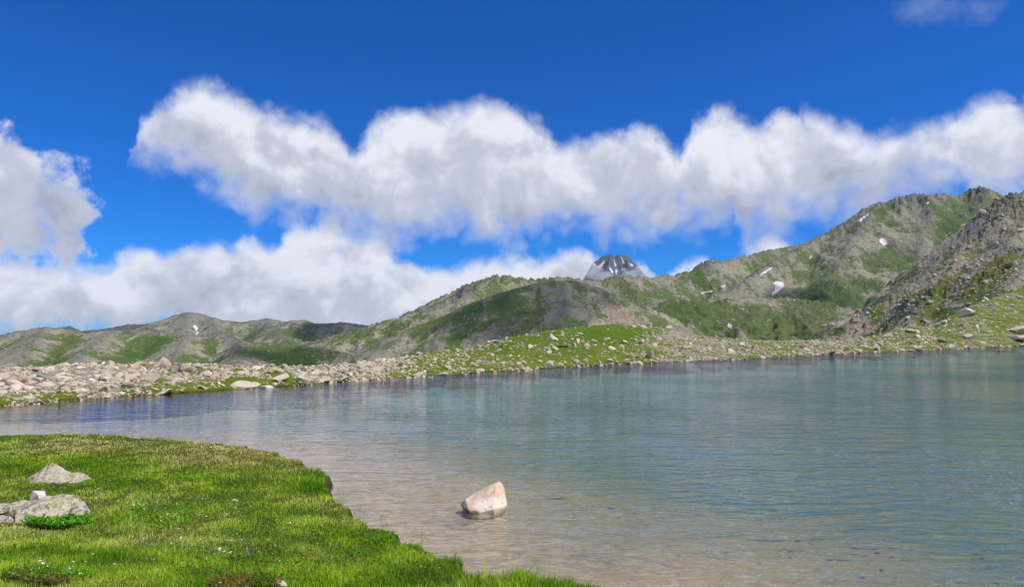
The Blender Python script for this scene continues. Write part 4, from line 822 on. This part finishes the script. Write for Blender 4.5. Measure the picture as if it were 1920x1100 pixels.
print('stones', time.time() - T0)

# ------------------------------------------------------------------ grass
def on_meadow(px, py):
    q = at_z(px, py, 0.45); x, y = q[:, 0], q[:, 1]
    for _ in range(5):
        z = meadow_z(x, y); q = at_z(px, py, np.clip(z, 0.15, 3)); x, y = q[:, 0], q[:, 1]
    sd = bank_sd(x, y); return x, y, meadow_z(x, y, sd), sd
stone_zones = [(105, 890, 62, 22), (92, 960, 88, 30), (5, 965, 60, 26)]
g = np.random.default_rng(5); n = 430000
px = g.uniform(-160, 1260, n); py = g.uniform(800, 1200, n)
x, y, z, sd = on_meadow(px, py); k = (sd > 0.02) & (y > 3) & (y < 26); x, y, z, sd, px, py = [v[k] for v in (x, y, z, sd, px, py)]
clump = fbm(x, y, 0.55, 3, 111); patch = fbm(x, y, 2.2, 4, 115)
dryf = 0.16 + 1.15 * patch + blobs(px, py, [(300, 836, 330, 16, 0, .75), (480, 850, 130, 26, 0, .65), (560, 862, 60, 16, -30, .5), (700, 965, 60, 10, -25, .5), (60, 880, 160, 18, 0, -.45), (240, 880, 140, 14, 0, -.4), (590, 905, 60, 22, 0, -.5), (700, 1030, 260, 50, 0, -.35), (960, 1085, 130, 30, 0, -.6), (350, 985, 200, 40, 0, .0), (880, 1030, 30, 30, 0, -.4), (460, 1090, 60, 12, 0, .2), (900, 1000, 40, 14, 0, .2)])
lush = 0.9 * np.clip(fbm(x, y, 0.8, 3, 131) - 0.15, 0, 1) * 2 * np.exp(-sd / 0.5) + 0.5 * np.clip(fbm(x, y, 1.0, 3, 133) - 0.25, 0, 1) * 2 + blobs(px, py, [(590, 905, 45, 22, 0, 1), (480, 895, 50, 14, 0, .6), (980, 1085, 130, 26, 0, 1), (860, 1030, 26, 30, 0, 1), (110, 875, 260, 10, 0, .2), (250, 812, 40, 6, 0, .5), (400, 826, 60, 6, 0, .5), (110, 806, 10, 6, 0, 1), (730, 985, 60, 14, -20, .3), (800, 1080, 200, 30, 0, .35)])
hgt = (0.026 + 0.050 * np.clip(clump + 0.25, 0, 1) + 0.11 * np.clip(lush, 0, 1)) * np.exp(g.normal(0, 0.28, len(x))); hgt *= np.where(sd < 0.15, 0.75, 1.0)
# thin out where the stones stand
for (cx, cy, rx, ry) in stone_zones:
    hgt = np.where(((px - cx) / rx) ** 2 + ((py - cy) / ry) ** 2 < 1, hgt * 0.55, hgt)
dry = np.clip(dryf + g.normal(0, 0.30, len(x)), 0, 1) ** 1.4 * 0.92; tone = np.clip(0.46 + 0.9 * fbm(x, y, 1.1, 4, 119) + 0.35 * clump + g.normal(0, 0.22, len(x)), 0, 1)
tone = np.clip(tone - 0.20 * np.clip(lush, 0, 1), 0, 1)
wd = np.maximum(0.0032, 0.00042 * y) * np.exp(g.normal(0, 0.25, len(x))); th = g.uniform(0, 2 * np.pi, len(x)); ln = hgt * np.abs(g.normal(0.35, 0.35, len(x))) ; la = g.uniform(0, 2 * np.pi, len(x))
cx_, sx_ = np.cos(th) * wd, np.sin(th) * wd; lx, ly = np.cos(la) * ln, np.sin(la) * ln
B = np.stack([x, y, z - 0.01], -1); Wv = np.stack([cx_, sx_, 0 * x], -1)
M1 = B + np.stack([lx * .35, ly * .35, hgt * 0.55], -1); T_ = B + np.stack([lx, ly, hgt], -1)
V = np.stack([B - Wv, B + Wv, M1 - Wv * .8, M1 + Wv * .8, T_], 1).reshape(-1, 3)
bi = (np.arange(len(x)) * 5)[:, None]; Fc = np.stack([bi + [0, 1, 3], bi + [0, 3, 2], bi + [2, 3, 4]], 1).reshape(-1, 3)
M_blade = blade_mat()
o = link('meadow_grass', np_mesh('meadow_grass', V, Fc, M_blade, {'dry': np.repeat(dry, 5), 'tone': np.repeat(tone, 5)})); tag(o, 'green and straw-coloured alpine grass covering the near bank', 'grass', kind='stuff')
print('blades', len(x), time.time() - T0)

# leafy plants, heather, flowers
def leaves(name, label, zones, n, size, matl, seed, hfun, cat, upright=0.5, kind='stuff'):
    g = np.random.default_rng(seed); PX, PY = [], []
    for (cx, cy, rx, ry, wt) in zones:
        k = int(n * wt); a = g.uniform(0, 2 * np.pi, k); r = np.sqrt(g.uniform(0, 1, k)); PX.append(cx + rx * r * np.cos(a)); PY.append(cy + ry * r * np.sin(a))
    px, py = np.concatenate(PX), np.concatenate(PY); x, y, z, sd = on_meadow(px, py); k = sd > 0; x, y, z = x[k], y[k], z[k]; n = len(x)
    h = hfun(g, n); s = size * np.exp(g.normal(0, 0.3, n)); th = g.uniform(0, 2 * np.pi, n); el_ = g.uniform(0.1, 1.2, n) * upright
    dx = np.stack([np.cos(th) * np.cos(el_), np.sin(th) * np.cos(el_), np.sin(el_)], -1); sdv = np.stack([-np.sin(th), np.cos(th), 0 * th], -1); C0 = np.stack([x, y, z + h], -1)
    L = [C0, C0 + dx * s[:, None] * .45 + sdv * s[:, None] * .26, C0 + dx * s[:, None], C0 + dx * s[:, None] * .45 - sdv * s[:, None] * .26]
    V = np.stack(L, 1).reshape(-1, 3); Fc = np.arange(n * 4).reshape(-1, 4)
    o = link(name, np_mesh(name, V, Fc, matl, {'tone': np.repeat(g.uniform(0, 1, n), 4)})); tag(o, label, cat, kind=kind); return o
M_leaf = leaf_mat('broad_leaf', (0.06, 0.20, 0.012), (0.18, 0.42, 0.03)); M_heath = leaf_mat('heather', (0.09, 0.085, 0.02), (0.24, 0.20, 0.05), 0.2); M_moss = leaf_mat('low_shrub_leaf', (0.04, 0.11, 0.012), (0.12, 0.24, 0.02))
leaves('broad_leaved_plants', 'bright green broad-leaved plants at the foot of the long cracked boulder', [(110, 984, 55, 10, .6), (150, 978, 18, 10, .2), (60, 986, 20, 5, .03)], 2600, 0.07, M_leaf, 51, lambda g, n: g.uniform(0.0, 0.10, n), 'plants', 0.7)
leaves('meadow_herbs', 'small leafy herbs scattered in the near grass', [(200, 900, 60, 20, .2), (300, 970, 60, 25, .2), (600, 1040, 300, 50, .4), (90, 1085, 90, 14, .2)], 4200, 0.035, M_leaf, 52, lambda g, n: g.uniform(0.02, 0.09, n), 'plants', 0.6)
leaves('brown_heather', 'brown-green heather mound at the bottom edge beside the pale stone', [(440, 1102, 44, 17, .35), (480, 1098, 50, 12, .3), (415, 1100, 30, 8, .08), (70, 1092, 60, 10, .14), (30, 1088, 26, 7, .06), (110, 1098, 26, 6, .07)], 9000, 0.022, M_heath, 53, lambda g, n: g.uniform(0.0, 0.09, n), 'heather', 1.0)
leaves('dark_low_shrub', 'dark green low shrub in the brown heather at the bottom edge', [(490, 1100, 26, 14, .6), (60, 1085, 60, 12, .4)], 3600, 0.022, M_moss, 54, lambda g, n: g.uniform(0.02, 0.10, n), 'shrub', 0.8)
def flowers(name, label, col_, zones, n, size, seed):
    g = np.random.default_rng(seed); m, N = mat(name + '_petal'); d = N.new('ShaderNodeBsdfDiffuse', Color=col_); finish(m, N, d.outputs[0])
    PX, PY = [], []
    for (cx, cy, rx, ry, wt) in zones:
        k = max(1, int(n * wt)); PX.append(g.normal(cx, rx, k)); PY.append(g.normal(cy, ry, k))
    px, py = np.concatenate(PX), np.concatenate(PY); x, y, z, sd = on_meadow(px, py); k = (sd > 0.05) & (y > 3); x, y, z = x[k], y[k], z[k]; n = len(x)
    h = g.uniform(0.09, 0.16, n); s = size * np.exp(g.normal(0, 0.3, n)); C0 = np.stack([x, y, z + h], -1); V = []; Fc = []; off = 0
    tl = g.normal(0, 0.25, (n, 2))
    for j in range(5):
        a = j * 2 * np.pi / 5 + g.uniform(0, .3, n); d1 = np.stack([np.cos(a), np.sin(a), np.cos(a) * tl[:, 0] + np.sin(a) * tl[:, 1] + .25], -1); s1 = np.stack([-np.sin(a), np.cos(a), 0 * a], -1)
        V.append(np.stack([C0, C0 + d1 * s[:, None] * .7 + s1 * s[:, None] * .38, C0 + d1 * s[:, None] * 1.05, C0 + d1 * s[:, None] * .7 - s1 * s[:, None] * .38], 1).reshape(-1, 3))
    V = np.vstack(V); Fc = np.arange(len(V)).reshape(-1, 4)
    o = link(name, np_mesh(name, V, Fc, m)); tag(o, label, 'flowers', kind='stuff')
allm = (500, 1000, 330, 60, 1.0)
flowers('white_flowers', 'small white flowers sprinkled in the near grass', (0.80, 0.80, 0.78), [(170, 935, 12, 10, .08), (295, 955, 14, 6, .06), (320, 980, 12, 5, .05), (80, 1078, 8, 4, .03), (130, 1082, 6, 4, .03), (420, 1050, 10, 4, .04), (380, 970, 60, 14, .12), (500, 900, 260, 40, .22), (450, 1020, 280, 50, .37)], 260, 0.011, 61)
flowers('yellow_flowers', 'small yellow flowers sprinkled in the near grass', (0.85, 0.50, 0.02), [(35, 1035, 8, 4, .08), (350, 1005, 6, 3, .05), (540, 1080, 10, 5, .08), (620, 980, 40, 12, .2), (700, 1020, 160, 40, .5), (820, 1005, 6, 4, .05)], 130, 0.010, 62)
flowers('blue_flowers', 'small violet-blue flowers sprinkled in the near grass', (0.22, 0.22, 0.62), [(455, 1050, 8, 6, .2), (120, 990, 10, 5, .15), (620, 890, 30, 8, .15), (900, 1040, 160, 20, .3), (400, 1000, 200, 50, .2)], 70, 0.010, 63)
# seed stalks rising above the bank edge
g = np.random.default_rng(71); ex = g.uniform(620, 1110, 260); ey = np.interp(ex, [p[0] for p in bank_px[11:]], [p[1] for p in bank_px[11:]]) + g.uniform(2, 18, 260)
x, y, z, sd = on_meadow(ex, ey); k = sd > 0.05; x, y, z = x[k], y[k], z[k]; n = len(x); h = g.uniform(0.14, 0.30, n); w_ = 0.0022; lean = g.normal(0, 0.05, (n, 2))
Bp = np.stack([x, y, z], -1); Tp = Bp + np.stack([lean[:, 0], lean[:, 1], h], -1); wx = np.array([w_, 0, 0])
V = np.stack([Bp - wx, Bp + wx, Tp + wx * .6, Tp - wx * .6, Tp - wx * 2.4 - [0, 0, .03], Tp + wx * 2.4 - [0, 0, .03], Tp + wx * 1.2 + [0, 0, .02], Tp - wx * 1.2 + [0, 0, .02]], 1).reshape(-1, 3)
bi = (np.arange(n) * 8)[:, None]; Fc = np.stack([bi + [0, 1, 2, 3], bi + [4, 5, 6, 7]], 1).reshape(-1, 4)
o = link('seed_stalks', np_mesh('seed_stalks', V, Fc, M_blade, {'dry': np.full(len(V), 0.45), 'tone': np.full(len(V), 0.35)})); tag(o, 'thin grass stalks standing along the bank edge above the water', 'grass', kind='stuff')

# ---- air: one box of thin haze round everything but the clouds and the distant peak
m, N = mat('air'); v_ = N.new('ShaderNodeVolumePrincipled', Color=(0.45, 0.72, 1.0), Density=HAZE); v_.inputs['Anisotropy'].default_value = 0.2
o_ = N.new('ShaderNodeOutputMaterial'); N.l.new(v_.outputs[0], o_.inputs['Volume'])
bx = np.array([(x_, y_, z_) for x_ in (-4500, 5500) for y_ in (-60, 5000) for z_ in (-70, 420)], float)
bf = [(0, 1, 3, 2), (4, 6, 7, 5), (0, 4, 5, 1), (2, 3, 7, 6), (0, 2, 6, 4), (1, 5, 7, 3)]
o = link('haze', np_mesh('haze', bx, bf, m)); tag(o, 'thin summer haze in the mountain air', kind='stuff')
# ---- real clouds above the frame; they throw the shade seen on the hills
m, N = mat('cloud_vapour'); v_ = N.new('ShaderNodeVolumeScatter', Color=(0.98, 0.98, 1.0), Density=0.035); v_.inputs['Anisotropy'].default_value = 0.3
o_ = N.new('ShaderNodeOutputMaterial'); N.l.new(v_.outputs[0], o_.inputs['Volume'])
def cloud(px, py, d, alt, rx, ry, seed, label):
    q = at_y(px, py, d); k = (alt - q[2]) / sun_vec[2]; c = Vector(q) + sun_vec * k; g = np.random.default_rng(seed); Vs, Fs, off = [], [], 0
    for j in range(9):
        v, f = ICO[3]; sc_ = 0.35 + 0.3 * g.random(); a_ = g.uniform(0, 6.28); rr = (0 if j == 0 else 0.62) * g.uniform(0.6, 1)
        v = v * (1 + 0.16 * np.stack([fbm(v[:, 0] * 2 + v[:, 2], v[:, 1] * 2 - v[:, 2], 1, 3, seed + j)] * 3, -1))
        v = v * [rx * sc_, ry * sc_, 0.32 * min(rx, ry) * (0.6 + sc_)]; v[:, 2] = np.maximum(v[:, 2], -0.18 * min(rx, ry))
        Vs.append(v + [rr * rx * math.cos(a_), rr * ry * math.sin(a_), 0]); Fs.append(f + off); off += len(v)
    o = link('cloud', np_mesh('cloud', np.vstack(Vs), np.vstack(Fs), m, smooth_=True)); o.location = c; tag(o, label, 'cloud', 'clouds passing above the valley')
m2_, N = mat('thin_cloud_vapour'); v_ = N.new('ShaderNodeVolumeScatter', Color=(1.0, 1.0, 1.0), Density=0.008)
o_ = N.new('ShaderNodeOutputMaterial'); N.l.new(v_.outputs[0], o_.inputs['Volume'])
def veil(name_label, spots, seed):
    g = np.random.default_rng(seed); Vs, Fs, off = [], [], 0; c0_ = at_y(spots[0][0], spots[0][1], 5450)
    for (px_, py_, r_) in spots:
        v, f = ICO[3]; q = at_y(px_, py_, 5450 + g.uniform(-60, 60)); rr = r_ * 5450 / F
        v = v * (1 + 0.25 * fbm(v[:, 0] * 2 + v[:, 2], v[:, 1] * 2 - v[:, 2], 1, 3, seed + off)[:, None]) * [rr * 1.25, rr, rr * 0.8]
        Vs.append(v + (q - c0_)); Fs.append(f + off); off += len(v)
    o = link('cloud', np_mesh('cloud', np.vstack(Vs), np.vstack(Fs), m2_, smooth_=True)); o.location = tuple(c0_); tag(o, name_label, 'cloud')
veil('white cloud wrapping the left foot of the distant snowy peak', [(1095, 507, 21), (1078, 498, 17), (1112, 510, 17), (1132, 520, 16), (1060, 512, 20), (1104, 500, 11), (1148, 526, 12)], 31)
veil('thin white cloud at the right foot of the distant snowy peak', [(1197, 520, 17), (1178, 522, 14), (1214, 520, 15), (1163, 527, 11), (1232, 525, 12), (1203, 506, 11), (1188, 514, 11)], 41)
cloud(1020, 578, 640, 900, 80, 90, 1, 'small white cloud drifting above the dome hill')
cloud(560, 662, 560, 900, 60, 70, 2, 'small white cloud drifting above the left stony ridge')
cloud(1520, 560, 1130, 1100, 75, 95, 3, 'white cloud drifting above the right mountain')
cloud(640, 630, 1950, 1700, 130, 150, 4, 'white cloud drifting above the far left mountain')
print('done', time.time() - T0, 'tris', sum(len(o.data.loop_triangles) or len(o.data.polygons) for o in bpy.data.objects if o.type == 'MESH'))
